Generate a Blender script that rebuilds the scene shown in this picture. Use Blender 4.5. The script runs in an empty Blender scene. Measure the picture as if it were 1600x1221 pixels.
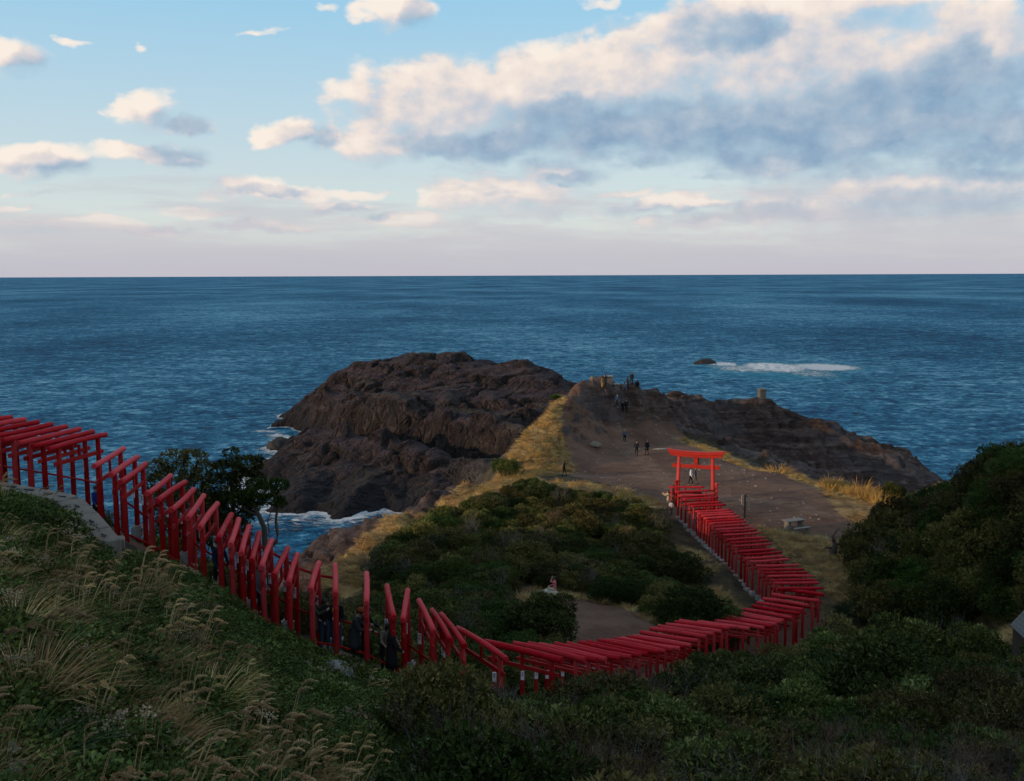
import bpy, bmesh, math, random
import numpy as np
from mathutils import Vector, Matrix
random.seed(7); rng = np.random.default_rng(7)
S = bpy.context.scene; COL = S.collection
PI = math.pi; R = math.radians

# ------------------------------------------------------------------ camera
FPX, CAMZ = 1556.0, 45.0                       # focal length in photo pixels, eye height above the sea
PITCH, ROLL = math.atan(180.5 / FPX), 0.00375
FW = np.array([0, math.cos(PITCH), -math.sin(PITCH)]); U0 = np.array([0, math.sin(PITCH), math.cos(PITCH)]); R0 = np.array([1., 0, 0])
RT = R0 * math.cos(ROLL) - U0 * math.sin(ROLL); UP = U0 * math.cos(ROLL) + R0 * math.sin(ROLL)
EYE = np.array([0, 0, CAMZ])
cd = bpy.data.cameras.new('camera'); cam = bpy.data.objects.new('camera', cd); COL.objects.link(cam)
cd.sensor_width = 36.0; cd.lens = 36.0 * FPX / 1600.0; cd.clip_start = 0.3; cd.clip_end = 90000
M = Matrix(((RT[0], UP[0], -FW[0], 0), (RT[1], UP[1], -FW[1], 0), (RT[2], UP[2], -FW[2], CAMZ), (0, 0, 0, 1)))
cam.matrix_world = M; S.camera = cam

def ray(px, py): return FW + RT * ((px - 800) / FPX) - UP * ((py - 610.5) / FPX)
def at(px, py, Y):                              # survey point: photo bearing + its real distance along the view
    d = ray(px, py); return EYE + d * (Y / d[1])
def proj(p):
    q = np.asarray(p, float) - EYE; z = q @ FW
    return np.stack([800 + FPX * (q @ RT) / z, 610.5 - FPX * (q @ UP) / z, z], -1)

# ------------------------------------------------------------------ world, sun, exposure
SUN_AZ, SUN_EL = R(-112), R(10)               # bearing from the view axis (+Y), positive to the right
SUN_DIR = Vector((math.sin(SUN_AZ) * math.cos(SUN_EL), math.cos(SUN_AZ) * math.cos(SUN_EL), math.sin(SUN_EL)))
sl = bpy.data.lights.new('sun', 'SUN'); sl.energy = 2.9; sl.angle = R(0.6); sl.color = (1.0, 0.74, 0.50)
sun = bpy.data.objects.new('sun', sl); COL.objects.link(sun)
sun.rotation_euler = SUN_DIR.to_track_quat('Z', 'Y').to_euler()
S.view_settings.view_transform = 'Standard'; S.view_settings.look = 'None'
S.view_settings.exposure = 0.0; S.view_settings.gamma = 1.0; S.view_settings.use_curve_mapping = False
S.cycles.use_denoising = True
S.cycles.use_adaptive_sampling = True; S.cycles.adaptive_threshold = 0.015
S.cycles.max_bounces = 4; S.cycles.diffuse_bounces = 3; S.cycles.glossy_bounces = 2; S.cycles.transmission_bounces = 2

W = bpy.data.worlds.new('World'); S.world = W; W.use_nodes = True
wn, wl = W.node_tree.nodes, W.node_tree.links; wn.clear()

def N(nt, typ, inp=None, **kw):
    n = nt.nodes.new(typ)
    for k, v in kw.items(): setattr(n, k, v)
    if inp:
        for k, v in inp.items():
            s = n.inputs[k]
            if isinstance(v, bpy.types.NodeSocket): nt.links.new(v, s)
            else: s.default_value = v
    return n
def MA(nt, op, a, b=0.0, c=None, clamp=False):
    i = {0: a, 1: b}
    if c is not None: i[2] = c
    return N(nt, 'ShaderNodeMath', i, operation=op, use_clamp=clamp).outputs[0]
def VM(nt, op, a, b=None, c=None):
    i = {0: a}
    if b is not None: i[1] = b
    if c is not None: i[2] = c
    n = N(nt, 'ShaderNodeVectorMath', i, operation=op)
    return n.outputs['Value'] if op in ('DOT_PRODUCT', 'LENGTH') else n.outputs['Vector']
def MIX(nt, f, a, b):
    n = N(nt, 'ShaderNodeMix', data_type='RGBA')
    for s, v in ((n.inputs[0], f), (n.inputs[6], a), (n.inputs[7], b)):
        if isinstance(v, bpy.types.NodeSocket): nt.links.new(v, s)
        else: s.default_value = v if not isinstance(v, tuple) or len(v) == 4 else (*v, 1)
    return n.outputs[2]
def MR(nt, v, a, b, c=0.0, d=1.0, smooth=True):
    return N(nt, 'ShaderNodeMapRange', {0: v, 1: a, 2: b, 3: c, 4: d}, interpolation_type='SMOOTHSTEP' if smooth else 'LINEAR').outputs[0]

CLOUDS = [  # bearing centre and half extents of each cumulus, photo pixels
 (700,165,180,62),(575,195,62,38),(640,218,150,26),(850,150,150,64),(985,118,120,66),(1100,75,130,58),(1250,85,190,85),
 (1400,140,230,85),(1520,85,130,75),(1360,205,290,50),(1150,190,250,58),(950,200,220,46),(760,225,150,26),(565,232,75,22),(450,205,56,20),
 (1560,215,120,55),(1180,15,95,28),(1330,5,120,28),(1000,246,50,20),
 (228,176,46,34),(290,192,50,15),(60,250,88,25),(240,240,102,20),(18,92,50,28),(105,65,26,8),(222,75,26,9),(420,48,44,7),
 (612,18,66,32),(520,12,25,10),(930,6,36,12),
 (370,288,76,22),(460,302,72,15),(530,322,85,16),(750,288,80,22),(800,302,130,30),(880,266,96,24),(690,310,56,22),
 (100,348,160,9),(210,358,130,10),(30,325,46,7),(420,352,150,12),(650,345,190,17),(860,330,150,15),(1050,322,130,19),(1110,348,210,16),
 (1200,298,85,22),(1300,330,180,34),(1400,296,180,36),(1520,308,150,40),(1230,254,130,27),(1580,276,66,18),(1340,258,66,20),(330,330,90,8),(60,300,60,7),(560,300,60,8),(960,300,90,10),(1120,275,60,9),(740,262,70,9),(700,372,240,8),(1200,372,260,10)]
def sky_uv(px, py):
    d = ray(px, py); d = d / np.linalg.norm(d)
    return math.atan2(d[0], d[1]) * 15.56, math.asin(d[2]) * 15.56

def cloud_group(full):                                            # cloud density over the sky; beyond the surveyed clouds the same broken cumulus carries on
    g = bpy.data.node_groups.new('cloud_density', 'ShaderNodeTree')
    g.interface.new_socket('q', in_out='INPUT', socket_type='NodeSocketVector'); g.interface.new_socket('d', in_out='OUTPUT', socket_type='NodeSocketFloat')
    gi = g.nodes.new('NodeGroupInput'); go = g.nodes.new('NodeGroupOutput'); q = gi.outputs[0]
    n2 = N(g, 'ShaderNodeTexNoise', {'Vector': VM(g, 'MULTIPLY', q, (1.0, 1.5, 1)), 'Scale': 2.3, 'Detail': 7.0 if full else 4.0, 'Roughness': 0.50})
    n3 = N(g, 'ShaderNodeTexNoise', {'Vector': VM(g, 'MULTIPLY', q, (1.0, 2.0, 1)), 'Scale': 0.42, 'Detail': 3.0, 'Roughness': 0.55})
    dens = MA(g, 'MULTIPLY', MA(g, 'SUBTRACT', n3.outputs[0], 0.47), 6.0)
    if full:
        n1 = N(g, 'ShaderNodeTexNoise', {'Vector': VM(g, 'MULTIPLY', q, (1.0, 1.7, 1)), 'Scale': 1.1, 'Detail': 3.0, 'Roughness': 0.5})
        w1 = VM(g, 'MULTIPLY', VM(g, 'SUBTRACT', n1.outputs['Color'], (.5, .5, .5)), (1.15, .42, 0))
        w2 = VM(g, 'MULTIPLY', VM(g, 'SUBTRACT', n2.outputs['Color'], (.5, .5, .5)), (.42, .26, 0))
        qw = VM(g, 'ADD', VM(g, 'ADD', q, w1), w2); acc = None
        for (cx, cy, rx, ry) in CLOUDS:
            u, v = sky_uv(cx, cy); a, b = rx / 100 * 1.02, ry / 100 * 1.12
            e = VM(g, 'MULTIPLY_ADD', qw, (1 / a, 1 / b, 0), (-u / a, -v / b, 0))
            d2 = MA(g, 'ADD', VM(g, 'DOT_PRODUCT', e, e), (-0.18 if rx >= 120 and ry >= 25 else max(0.0, 0.42 - min(rx, 3 * ry) / 100 * 0.45) + (0.22 if rx < 50 and ry < 13 else 0.0)))
            acc = d2 if acc is None else MA(g, 'SMOOTH_MIN', acc, d2, 0.55)
        inside = MA(g, 'SUBTRACT', 1.0, acc); sep = N(g, 'ShaderNodeSeparateXYZ', {0: q})
        far = MA(g, 'MAXIMUM', MR(g, MA(g, 'ABSOLUTE', sep.outputs[0]), 7.8, 9.4), MR(g, sep.outputs[1], 4.5, 5.6))
        dens = MA(g, 'ADD', MA(g, 'MULTIPLY', inside, MA(g, 'SUBTRACT', 1.0, far)), MA(g, 'MULTIPLY', dens, far))
    dens = MA(g, 'MAXIMUM', dens, -1.5)
    g.links.new(MA(g, 'ADD', dens, MA(g, 'MULTIPLY', MA(g, 'SUBTRACT', n2.outputs[0], 0.5), 1.25)), go.inputs[0])
    return g
nt = W.node_tree
tc = N(nt, 'ShaderNodeTexCoord'); sp = N(nt, 'ShaderNodeSeparateXYZ', {0: tc.outputs['Generated']})
az = MA(nt, 'MULTIPLY', MA(nt, 'ARCTAN2', sp.outputs[0], sp.outputs[1]), 15.56)
elr = MA(nt, 'ARCSINE', sp.outputs[2]); el = MA(nt, 'MULTIPLY', elr, 15.56)
q = N(nt, 'ShaderNodeCombineXYZ', {0: az, 1: el}).outputs[0]
sky = N(nt, 'ShaderNodeTexSky', sky_type='NISHITA', sun_disc=False, sun_elevation=SUN_EL, sun_rotation=SUN_AZ, altitude=40, air_density=1.0, dust_density=0.6, ozone_density=1.6)
SHADE = [(1230,222,400,46),(1010,198,210,40),(1460,180,220,60),(300,192,58,17),(105,258,80,15),(290,246,66,15),(48,100,30,24),(490,207,60,16),
 (800,228,170,20),(1130,45,90,30),(1500,120,60,40),(420,300,60,9),(900,275,60,10),(1000,248,60,22),(1480,325,160,26),(1100,330,160,14),(660,30,28,22),(300,362,150,10),(560,330,60,8),(1560,225,130,46),(880,180,60,26)]
def sky_shader(full):
    g = cloud_group(full)
    def dn(off):
        gn = N(nt, 'ShaderNodeGroup', node_tree=g); nt.links.new(VM(nt, 'ADD', q, off), gn.inputs[0]); return gn.outputs[0]
    d0, d1 = dn((0, 0, 0)), dn((-0.26, 0.30, 0)); grad = MA(nt, 'SUBTRACT', d0, d1)
    lit = MA(nt, 'MULTIPLY_ADD', MR(nt, grad, -1.25, 1.6, 0.0, 1.0, False), 1.0, 0.12)
    if full:
        nw = N(nt, 'ShaderNodeTexNoise', {'Vector': q, 'Scale': 1.7, 'Detail': 4.0, 'Roughness': 0.55})
        qs = VM(nt, 'ADD', q, VM(nt, 'MULTIPLY', VM(nt, 'SUBTRACT', nw.outputs['Color'], (.5, .5, .5)), (1.0, .55, 0))); acc = None
        for (cx, cy, rx, ry) in SHADE:                           # the cumulus bellies turned away from the low sun
            u, v = sky_uv(cx, cy); a, b = rx / 100 * 1.25, ry / 100 * 1.35
            e = VM(nt, 'MULTIPLY_ADD', qs, (1 / a, 1 / b, 0), (-u / a, -v / b, 0)); d2 = VM(nt, 'DOT_PRODUCT', e, e)
            acc = d2 if acc is None else MA(nt, 'SMOOTH_MIN', acc, d2, 0.4)
        lit = MA(nt, 'MULTIPLY_ADD', MA(nt, 'SUBTRACT', nw.outputs[0], .50), .75, lit)                  # billows facing to and from the sun
        lit = MA(nt, 'SUBTRACT', lit, MA(nt, 'MULTIPLY', MR(nt, acc, 0.15, 1.15, 1.0, 0.0), 0.44), clamp=True)
    alpha = MR(nt, MA(nt, 'DIVIDE', MA(nt, 'ADD', d0, 0.12), MR(nt, grad, -0.4, 0.9, 1.5, 0.7)), 0.0, 1.0)
    air = MIX(nt, 0.72, sky.outputs[0], MIX(nt, MR(nt, elr, 0.05, 0.30, 0.0, 1.0, False), (8.2, 8.9, 8.9), MIX(nt, MR(nt, elr, 0.27, 1.1), (3.2, 7.3, 10.4), (1.0, 2.6, 5.0))))
    cr = N(nt, 'ShaderNodeValToRGB', {0: lit}); e_ = cr.color_ramp.elements
    e_[0].position = 0.0; e_[0].color = (.24, .37, .53, 1); e_[1].position = 0.97; e_[1].color = (.97, .86, .76, 1)
    for p_, c_ in ((0.34, (.44, .53, .63, 1)), (0.55, (.66, .64, .67, 1)), (0.78, (.88, .77, .70, 1))): e_.new(p_).color = c_
    sc_ = N(nt, 'ShaderNodeVectorMath', {0: cr.outputs[0], 'Scale': 10.0}, operation='SCALE')
    ccol = MIX(nt, MR(nt, elr, 0.01, 0.10, 0.6, 0.0), sc_.outputs[0], (6.3, 5.6, 6.0))
    base = MIX(nt, MA(nt, 'MULTIPLY', alpha, MR(nt, elr, 0.02, 0.12, 0.75, 0.97)), air, ccol)
    n4 = N(nt, 'ShaderNodeTexNoise', {'Vector': VM(nt, 'MULTIPLY', q, (0.32, 2.6, 1)), 'Scale': 1.0, 'Detail': 5.0, 'Roughness': 0.55}).outputs[0]      # thin layered stratus
    st_ = MA(nt, 'MULTIPLY', MR(nt, MA(nt, 'ADD', n4, MR(nt, elr, .02, .12, .12, -.14, False)), .44, .62), MR(nt, elr, 0.05, 0.13, .6, 0.0))
    base = MIX(nt, st_, base, MIX(nt, MR(nt, n4, .5, .75), (5.9, 5.7, 6.1), (4.8, 5.05, 5.85)))
    fin = MIX(nt, MR(nt, elr, 0.0, 0.060, 0.88, 0.0), base, (5.3, 5.1, 5.75))      # sea air low over the horizon
    return N(nt, 'ShaderNodeBackground', {0: fin, 1: 0.10}).outputs[0]
inb = MA(nt, 'MULTIPLY', MA(nt, 'LESS_THAN', MA(nt, 'ABSOLUTE', az), 9.45), MA(nt, 'MULTIPLY', MA(nt, 'LESS_THAN', el, 5.65), MA(nt, 'GREATER_THAN', el, 0.0)))
mx = N(nt, 'ShaderNodeMixShader', {0: inb, 1: sky_shader(False), 2: sky_shader(True)})
N(nt, 'ShaderNodeOutputWorld', {0: mx.outputs[0]})
W.cycles.sampling_method = 'MANUAL'; W.cycles.sample_map_resolution = 512

# ------------------------------------------------------------------ helpers
def mat(name, col=None, rough=0.7, build=None, **kw):
    m = bpy.data.materials.new(name); m.use_nodes = True; t = m.node_tree; b = t.nodes['Principled BSDF']
    if col: b.inputs['Base Color'].default_value = (*col, 1)
    b.inputs['Roughness'].default_value = rough
    for k, v in kw.items(): b.inputs[k.replace('_', ' ')].default_value = v
    if build: build(t, b)
    return m
def noise(t, scale, detail=4.0, rough=0.55, vec=None, dist=0.0):
    n = N(t, 'ShaderNodeTexNoise', {'Scale': scale, 'Detail': detail, 'Roughness': rough, 'Distortion': dist})
    if vec is not None: t.links.new(vec, n.inputs['Vector'])
    return n.outputs[0]
def cnoise(t, *a, **k): return MR(t, noise(t, *a, **k), .30, .70, 0.0, 1.0, False)      # noise stretched to the full range
def ramp(t, fac, stops):
    r = N(t, 'ShaderNodeValToRGB', {0: fac}); e = r.color_ramp.elements
    e[0].position, e[0].color = stops[0][0], (*stops[0][1], 1); e[1].position, e[1].color = stops[-1][0], (*stops[-1][1], 1)
    for p, c in stops[1:-1]: e.new(p).color = (*c, 1)
    return r.outputs[0]
def bump(t, b, h, strength=0.5, dist=0.1):
    n = N(t, 'ShaderNodeBump', {'Height': h, 'Strength': strength, 'Distance': dist}); t.links.new(n.outputs[0], b.inputs['Normal']); return n
def gpos(t): return N(t, 'ShaderNodeNewGeometry').outputs['Position']
def opos(t): return N(t, 'ShaderNodeTexCoord').outputs['Object']

def tag(o, label=None, cat=None, group=None, kind=None):
    for k, v in (('label', label), ('category', cat), ('group', group), ('kind', kind)):
        if v: o[k] = v
    return o
def empty(name, loc=(0, 0, 0), rz=0.0, **kw):
    o = bpy.data.objects.new(name, None); COL.objects.link(o); o.location = tuple(float(v) for v in loc); o.rotation_euler = (0, 0, rz)
    o.empty_display_size = 0.2
    return tag(o, **kw)
def link(name, me, parent=None, loc=None, rot=None, **kw):
    o = bpy.data.objects.new(name, me); COL.objects.link(o)
    if parent: o.parent = parent
    if loc is not None: o.location = tuple(float(v) for v in loc)
    if rot is not None: o.rotation_euler = rot
    return tag(o, **kw)
def arr_mesh(name, V, F, mats=(), mi=None, smooth=False, attrs=None):
    V = np.asarray(V, np.float32); F = np.asarray(F, np.int32); k = F.shape[1]; me = bpy.data.meshes.new(name)
    me.vertices.add(len(V)); me.vertices.foreach_set('co', V.ravel())
    me.loops.add(F.size); me.loops.foreach_set('vertex_index', F.ravel())
    me.polygons.add(len(F)); me.polygons.foreach_set('loop_start', np.arange(0, F.size, k, dtype=np.int32))
    if mi is not None: me.polygons.foreach_set('material_index', np.asarray(mi, np.int32))
    if smooth: me.polygons.foreach_set('use_smooth', np.ones(len(F), bool))
    for m in mats: me.materials.append(m)
    for an, av in (attrs or {}).items():
        me.attributes.new(an, 'FLOAT', 'POINT').data.foreach_set('value', np.asarray(av, np.float32))
    me.update(calc_edges=True); me.validate(); return me
class MB:                                        # collects shapes, built as one mesh
    def __init__(s): s.v = []; s.f = []; s.m = []
    def add(s, vs, fs, mi=0):
        o = len(s.v); s.v += [tuple(float(c) for c in p) for p in vs]; s.f += [tuple(i + o for i in f) for f in fs]; s.m += [mi] * len(fs); return s
    def box(s, c, d, rz=0.0, mi=0, taper=1.0, tilt=None):
        hx, hy, hz = d[0] / 2, d[1] / 2, d[2] / 2; vs = []
        for z, k in ((-hz, 1.0), (hz, taper)):
            for x, y in ((-hx, -hy), (hx, -hy), (hx, hy), (-hx, hy)):
                p = Vector((x * k, y * k, z))
                if tilt: p = Matrix.Rotation(tilt[0], 3, tilt[1]) @ p
                p = Matrix.Rotation(rz, 3, 'Z') @ p; vs.append((p.x + c[0], p.y + c[1], p.z + c[2]))
        return s.add(vs, [(3, 2, 1, 0), (4, 5, 6, 7), (0, 1, 5, 4), (1, 2, 6, 5), (2, 3, 7, 6), (3, 0, 4, 7)], mi)
    def tube(s, pts, rad, n=10, mi=0, cap=True):
        pts = [Vector(p) for p in pts]; rad = rad if isinstance(rad, (list, tuple)) else [rad] * len(pts); vs = []; fs = []
        for i, p in enumerate(pts):
            t = (pts[min(i + 1, len(pts) - 1)] - pts[max(i - 1, 0)]).normalized()
            a = t.cross(Vector((0, 0, 1)) if abs(t.z) < 0.9 else Vector((1, 0, 0))).normalized(); b = t.cross(a)
            for k in range(n):
                an = 2 * PI * k / n; vs.append(p + (a * math.cos(an) + b * math.sin(an)) * rad[i])
        for i in range(len(pts) - 1):
            for k in range(n): fs.append((i * n + k, i * n + (k + 1) % n, (i + 1) * n + (k + 1) % n, (i + 1) * n + k))
        if cap: fs.append(tuple(range(n - 1, -1, -1))); fs.append(tuple((len(pts) - 1) * n + k for k in range(n)))
        return s.add(vs, fs, mi)
    def mesh(s, name, mats, smooth=False, bevel=0.0):
        me = bpy.data.meshes.new(name); me.from_pydata(s.v, [], s.f)
        for m in (mats if isinstance(mats, (list, tuple)) else [mats]): me.materials.append(m)
        me.polygons.foreach_set('material_index', s.m)
        if bevel:
            bm = bmesh.new(); bm.from_mesh(me)
            bmesh.ops.bevel(bm, geom=[e for e in bm.edges if len(e.link_faces) == 2 and e.calc_face_angle(0) > 0.6], offset=bevel, segments=1, affect='EDGES', profile=0.5)
            bm.to_mesh(me); bm.free()
        if smooth:
            me.polygons.foreach_set('use_smooth', [len(p.vertices) == 4 for p in me.polygons])
        me.update(); return me
    def obj(s, name, mats, parent=None, smooth=False, bevel=0.0, **kw):
        return link(name, s.mesh(name, mats, smooth, bevel), parent, **kw)

# numpy gradient noise
_perm = rng.permutation(512).astype(np.int64); _ang = rng.uniform(0, 2 * PI, 512)
def gnoise(x, y, seed=0):
    x = np.asarray(x, float) + seed * 17.3; y = np.asarray(y, float) - seed * 9.1
    xi = np.floor(x).astype(np.int64); yi = np.floor(y).astype(np.int64); xf = x - xi; yf = y - yi
    u = xf * xf * xf * (xf * (xf * 6 - 15) + 10); v = yf * yf * yf * (yf * (yf * 6 - 15) + 10)
    def gr(ix, iy, dx, dy):
        h = _ang[_perm[(ix + _perm[iy & 511]) & 511]]; return np.cos(h) * dx + np.sin(h) * dy
    a = gr(xi, yi, xf, yf); b = gr(xi + 1, yi, xf - 1, yf); c = gr(xi, yi + 1, xf, yf - 1); d = gr(xi + 1, yi + 1, xf - 1, yf - 1)
    return (a + (b - a) * u + ((c + (d - c) * u) - (a + (b - a) * u)) * v) * 1.5
def fbm(x, y, octv=4, seed=0, gain=0.5, ridge=False):
    s = 0; a = 1.0; f = 1.0; tot = 0
    for o in range(octv):
        n = gnoise(x * f, y * f, seed + o); n = 1 - 2 * np.abs(n) if ridge else n
        s = s + a * n; tot += a; a *= gain; f *= 2.03
    return s / tot
def sstep(a, b, x): t = np.clip((x - a) / (b - a), 0, 1); return t * t * (3 - 2 * t)
class RBF:
    def __init__(s, pts, c=2.0, lam=0.05):
        P_ = np.array(pts, float); s.p = P_[:, :2]; s.c = c; n = len(P_)
        A = np.sqrt(((s.p[:, None] - s.p[None]) ** 2).sum(-1) + c * c); A -= np.eye(n) * lam
        Q = np.c_[np.ones(n), s.p]; K = np.block([[A, Q], [Q.T, np.zeros((3, 3))]])
        s.w = np.linalg.solve(K, np.r_[P_[:, 2], 0, 0, 0])
    def __call__(s, x, y):
        sh = np.shape(x); x = np.ravel(x); y = np.ravel(y); o = np.empty(len(x)); k = 20000
        for i in range(0, len(x), k):
            d = np.sqrt((x[i:i + k, None] - s.p[:, 0]) ** 2 + (y[i:i + k, None] - s.p[:, 1]) ** 2 + s.c ** 2)
            o[i:i + k] = d @ s.w[:-3] + s.w[-3] + s.w[-2] * x[i:i + k] + s.w[-1] * y[i:i + k]
        return o.reshape(sh)
def poly_in(x, y, poly):
    r = np.zeros(np.shape(x), bool); n = len(poly)
    for i in range(n):
        (x1, y1), (x2, y2) = poly[i], poly[(i + 1) % n]
        c = ((y1 > y) != (y2 > y)) & (x < (x2 - x1) * (y - y1) / (y2 - y1 + 1e-12) + x1); r ^= c
    return r
def poly_dist(x, y, pl):                          # distance to an open polyline
    best = np.full(np.shape(x), 1e9)
    for (x1, y1), (x2, y2) in zip(pl[:-1], pl[1:]):
        dx, dy = x2 - x1, y2 - y1; t = np.clip(((x - x1) * dx + (y - y1) * dy) / (dx * dx + dy * dy + 1e-9), 0, 1)
        best = np.minimum(best, np.hypot(x - x1 - t * dx, y - y1 - t * dy))
    return best
def soft_in(x, y, poly, w):                       # 1 inside, fading over w metres outside
    d = poly_dist(x, y, list(poly) + [poly[0]]); return np.where(poly_in(x, y, poly), 1.0, 1 - sstep(0, w, d))

# ------------------------------------------------------------------ torii positions (both ends of every lintel)
LB = 2.9; TH = 2.30                               # lintel length, height of the lintel's axis over the path
def solve_beam(n, f):
    a, b = ray(*n), ray(*f); s = a[2] / b[2]; t = LB / np.linalg.norm(b * s - a); return EYE + a * t, EYE + b * s * t
def scale_to(pq, Y):
    k = Y / ((pq[0][1] + pq[1][1]) / 2); return tuple(EYE + (p - EYE) * k for p in pq)
SEC_A = [((77.3,702.2),(165.8,679.3)),((51.8,697.7),(145.5,674.7)),((28.2,693),(123.8,670.8)),((4,688.5),(102.9,666.9)),
 ((-20,684.2),(81.2,663)),((-43,680.2),(59.6,659.7)),((-67,676),(37.3,655.7)),((-90,672.2),(18.3,652.4)),((-112,668.5),(-3,649))]
SEC_B = [((147.2,729),(193,701.3)),((173.4,743),(214.4,714.4)),((188.1,754.5),(227.5,725)),((229.9,772.5),(266.8,743.9)),((246.3,783.2),(289.7,753.7)),((269.2,797.9),(303.6,765.2)),((291.3,811),(316.7,775)),((312.3,825.9),(340.1,787.4)),((341,843),(361.4,804.6)),((360.6,852),(373.7,812)),((376.2,866),(388.5,823.4)),((391.7,876.6),(404,833.2)),((408.9,887.3),(425.3,844.7)),((426.1,899.6),(448.2,857)),((449,912.7),(463,866.8)),((484.6,922.6),(497.7,880)),((524.4,929.1),(523.6,883.3)),((571.4,943),(571.9,896.4)),((614.8,965.2),(604.1,916)),((630.4,970),(638.2,922.6)),((677.8,988.3),(654.5,938.8)),((703.3,1001),(674.8,953.8)),((728,1010),(690.5,959.8)),((792.5,1030),(716,981.5))]
SEC_C = [(758,1003.5),(803,1006),(825,1006.7),(842,1008),(867,1006.5),(887,1006),(904.5,1004.5),(915.7,1003),(934.5,1001.5),(946.5,1000.7),(960,999),(970.5,997.7),(979.5,996),(990,994),(1000.5,988),(1015.5,982.7),(1028,979),(1041,976),(1054,972.5),(1061.8,970),(1090,972),(1116,970),(1129.5,967.4),(1138,963),(1145.7,960)]
SEC_E = [((1153,957),(1224,973)),((1162,952.6),(1237,966)),((1175,946.8),(1250,959)),((1182.5,941.6),(1254,955)),((1192,935.7),(1263.6,949)),((1206,929),(1279,938.6)),((1216.4,920.5),(1288,931))]
SEC_T = [((1215.7,919.5),(1285.7,918.5)),((1209.8,911.4),(1279.8,911.4)),((1204.6,907.7),(1273.9,907)),((1199.5,901),(1268.7,901)),((1192.9,895.9),(1260.6,894)),((1187,890.7),(1254.8,888.5)),((1181.8,884.6),(1247.4,884)),((1172.2,878.2),(1232.6,873.4)),((1164,873.4),(1224.5,869.4)),((1160,867),(1220.9,863)),((1154.5,862),(1211.3,856.8)),((1146.4,853.9),(1205.4,849.5)),((1140.5,848.7),(1200,845)),((1136,843.6),(1194.3,839.6)),((1130.2,836.5),(1188,834)),((1124.3,831.8),(1182.5,828.5)),((1119,828),(1176.6,824)),((1115,823.6),(1170,820)),((1109.7,818.4),(1165,815)),((1104.5,815),(1161,812)),((1100.5,810.4),(1156,807)),((1096.5,806.4),(1150,803.5)),((1090.8,803),(1146.4,801.2)),((1087.3,799.5),(1141.8,795)),((1080.5,791.5),(1133.8,788)),((1074,788),(1127.5,783.5)),((1067.8,780),(1122.3,777)),((1061,774.9),(1118.3,769)),((1055.8,769),(1110.3,765)),((1046,761),(1100.5,761.7))]
def yaw_beam(n, xf, Y, yaw):                      # near end on its bearing at distance Y, known heading, length from the other end's bearing
    p = at(*n, Y); d = np.array([math.cos(yaw), math.sin(yaw), 0]); lo, hi = 1.5, 4.5
    for _ in range(40):
        m = (lo + hi) / 2
        if (proj(p + d * m)[0] < xf) == (math.cos(yaw) > 0): lo = m
        else: hi = m
    return p, p + d * m
BEAMS = []                                        # (section, near/left end, far/right end)
for i, (n, f) in enumerate(reversed(SEC_A)): BEAMS.append(('A', *scale_to(solve_beam(n, f), 31.6)))
for i, (n, f) in enumerate(SEC_B): BEAMS.append(('B', *scale_to(solve_beam(n, f), np.interp(i, [0, 4, 8, 23], [30.6, 29.8, 28.6, 28.8]))))
for i, l in enumerate(SEC_C):
    Y = float(np.interp(l[0], [758, 960, 1146], [31.5, 45.2, 58.4])); yaw = R(np.interp(i, [0, 6, 14, 19, 21, 24], [-33, -32, -26, -21, -26, -31]))
    p = at(*l, Y); BEAMS.append(('C', p, p + np.array([math.cos(yaw), math.sin(yaw), 0]) * LB))
for i, (n, f) in enumerate(SEC_E): BEAMS.append(('C', *yaw_beam(n, f[0], 59.2 + i * 0.6, R(np.interp(i, [0, 6], [-33, -26])))))
for i, (n, f) in enumerate(SEC_T): BEAMS.append(('T', *yaw_beam(n, f[0], float(np.interp(i, [0, 29], [62.4, 82.6])), R(np.interp(i, [0, 6, 7, 28, 29], [0, 3, 12, 11, -2])))))

# ------------------------------------------------------------------ land surface
CP = []
def cp(*pts):
    for p in pts: CP.append(tuple(at(*p)) if len(p) == 3 else p[:3])
for sec, p, q in BEAMS[::1]:
    c = (p + q) / 2; CP.append((c[0], c[1], c[2] - TH))
W3 = lambda *l: [CP.append(t) for t in l]
# near slope under the camera, left bank, right bank
W3((0, -3, 43.6), (0, 3, 42.2), (-6, 0, 43.6), (8, 0, 42.6), (-14, 3, 44), (18, 2, 42), (-14, 14, 41), (-22, 16, 44), (-22, 28, 41.5), (-30, 10, 48), (-34, 30, 46), (-48, 20, 54), (-60, 5, 58), (-64, 36, 52), (-50, 44, 40), (-26, 38, 36), (-20, 37, 35.5), (28, 8, 41), (40, 5, 44), (60, 5, 50), (-30, -8, 50), (30, -8, 46))
cp((0,1221,9.0),(0,1100,11),(0,1000,13.4),(0,905,16.8),(0,845,20.0),(60,815,22.4),(200,1221,10),(200,1000,16.6),(200,915,20.6),(300,960,22.3),(120,868,21.4),(400,1221,12),(400,1100,16.5),(400,1022,22.1),(480,1078,23.2),(480,1120,18.5),(600,1100,23.5),(600,1180,16.5))
for px, py, Y, h in ((620,1221,14,.6),(800,1221,13.5,1.2),(1000,1221,13.5,1.3),(1200,1221,13.5,1.4),(1400,1221,14,1.4),(1600,1221,14.5,1.4),(800,1130,19.5,1.4),(1000,1120,21,1.6),(1200,1120,22,1.7),(1400,1120,22.5,1.7),(1600,1110,23.5,1.6),(900,1085,25,1.6),(1080,1060,31,2.0),(1300,1040,33,2.2),(1150,1000,42,2.4),(1300,990,44,2.4),(1480,1000,43,2.2),(1600,1050,33,1.6)):
    x, y, z = at(px, py, Y); CP.append((x, y, z - h))
cp((1540,1005,48),(1590,985,52),(1450,968,58),(1330,962,61),(1310,905,66),(1250,850,73.5),(1240,824,78),(1350,842,76),(1290,880,69))
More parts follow.
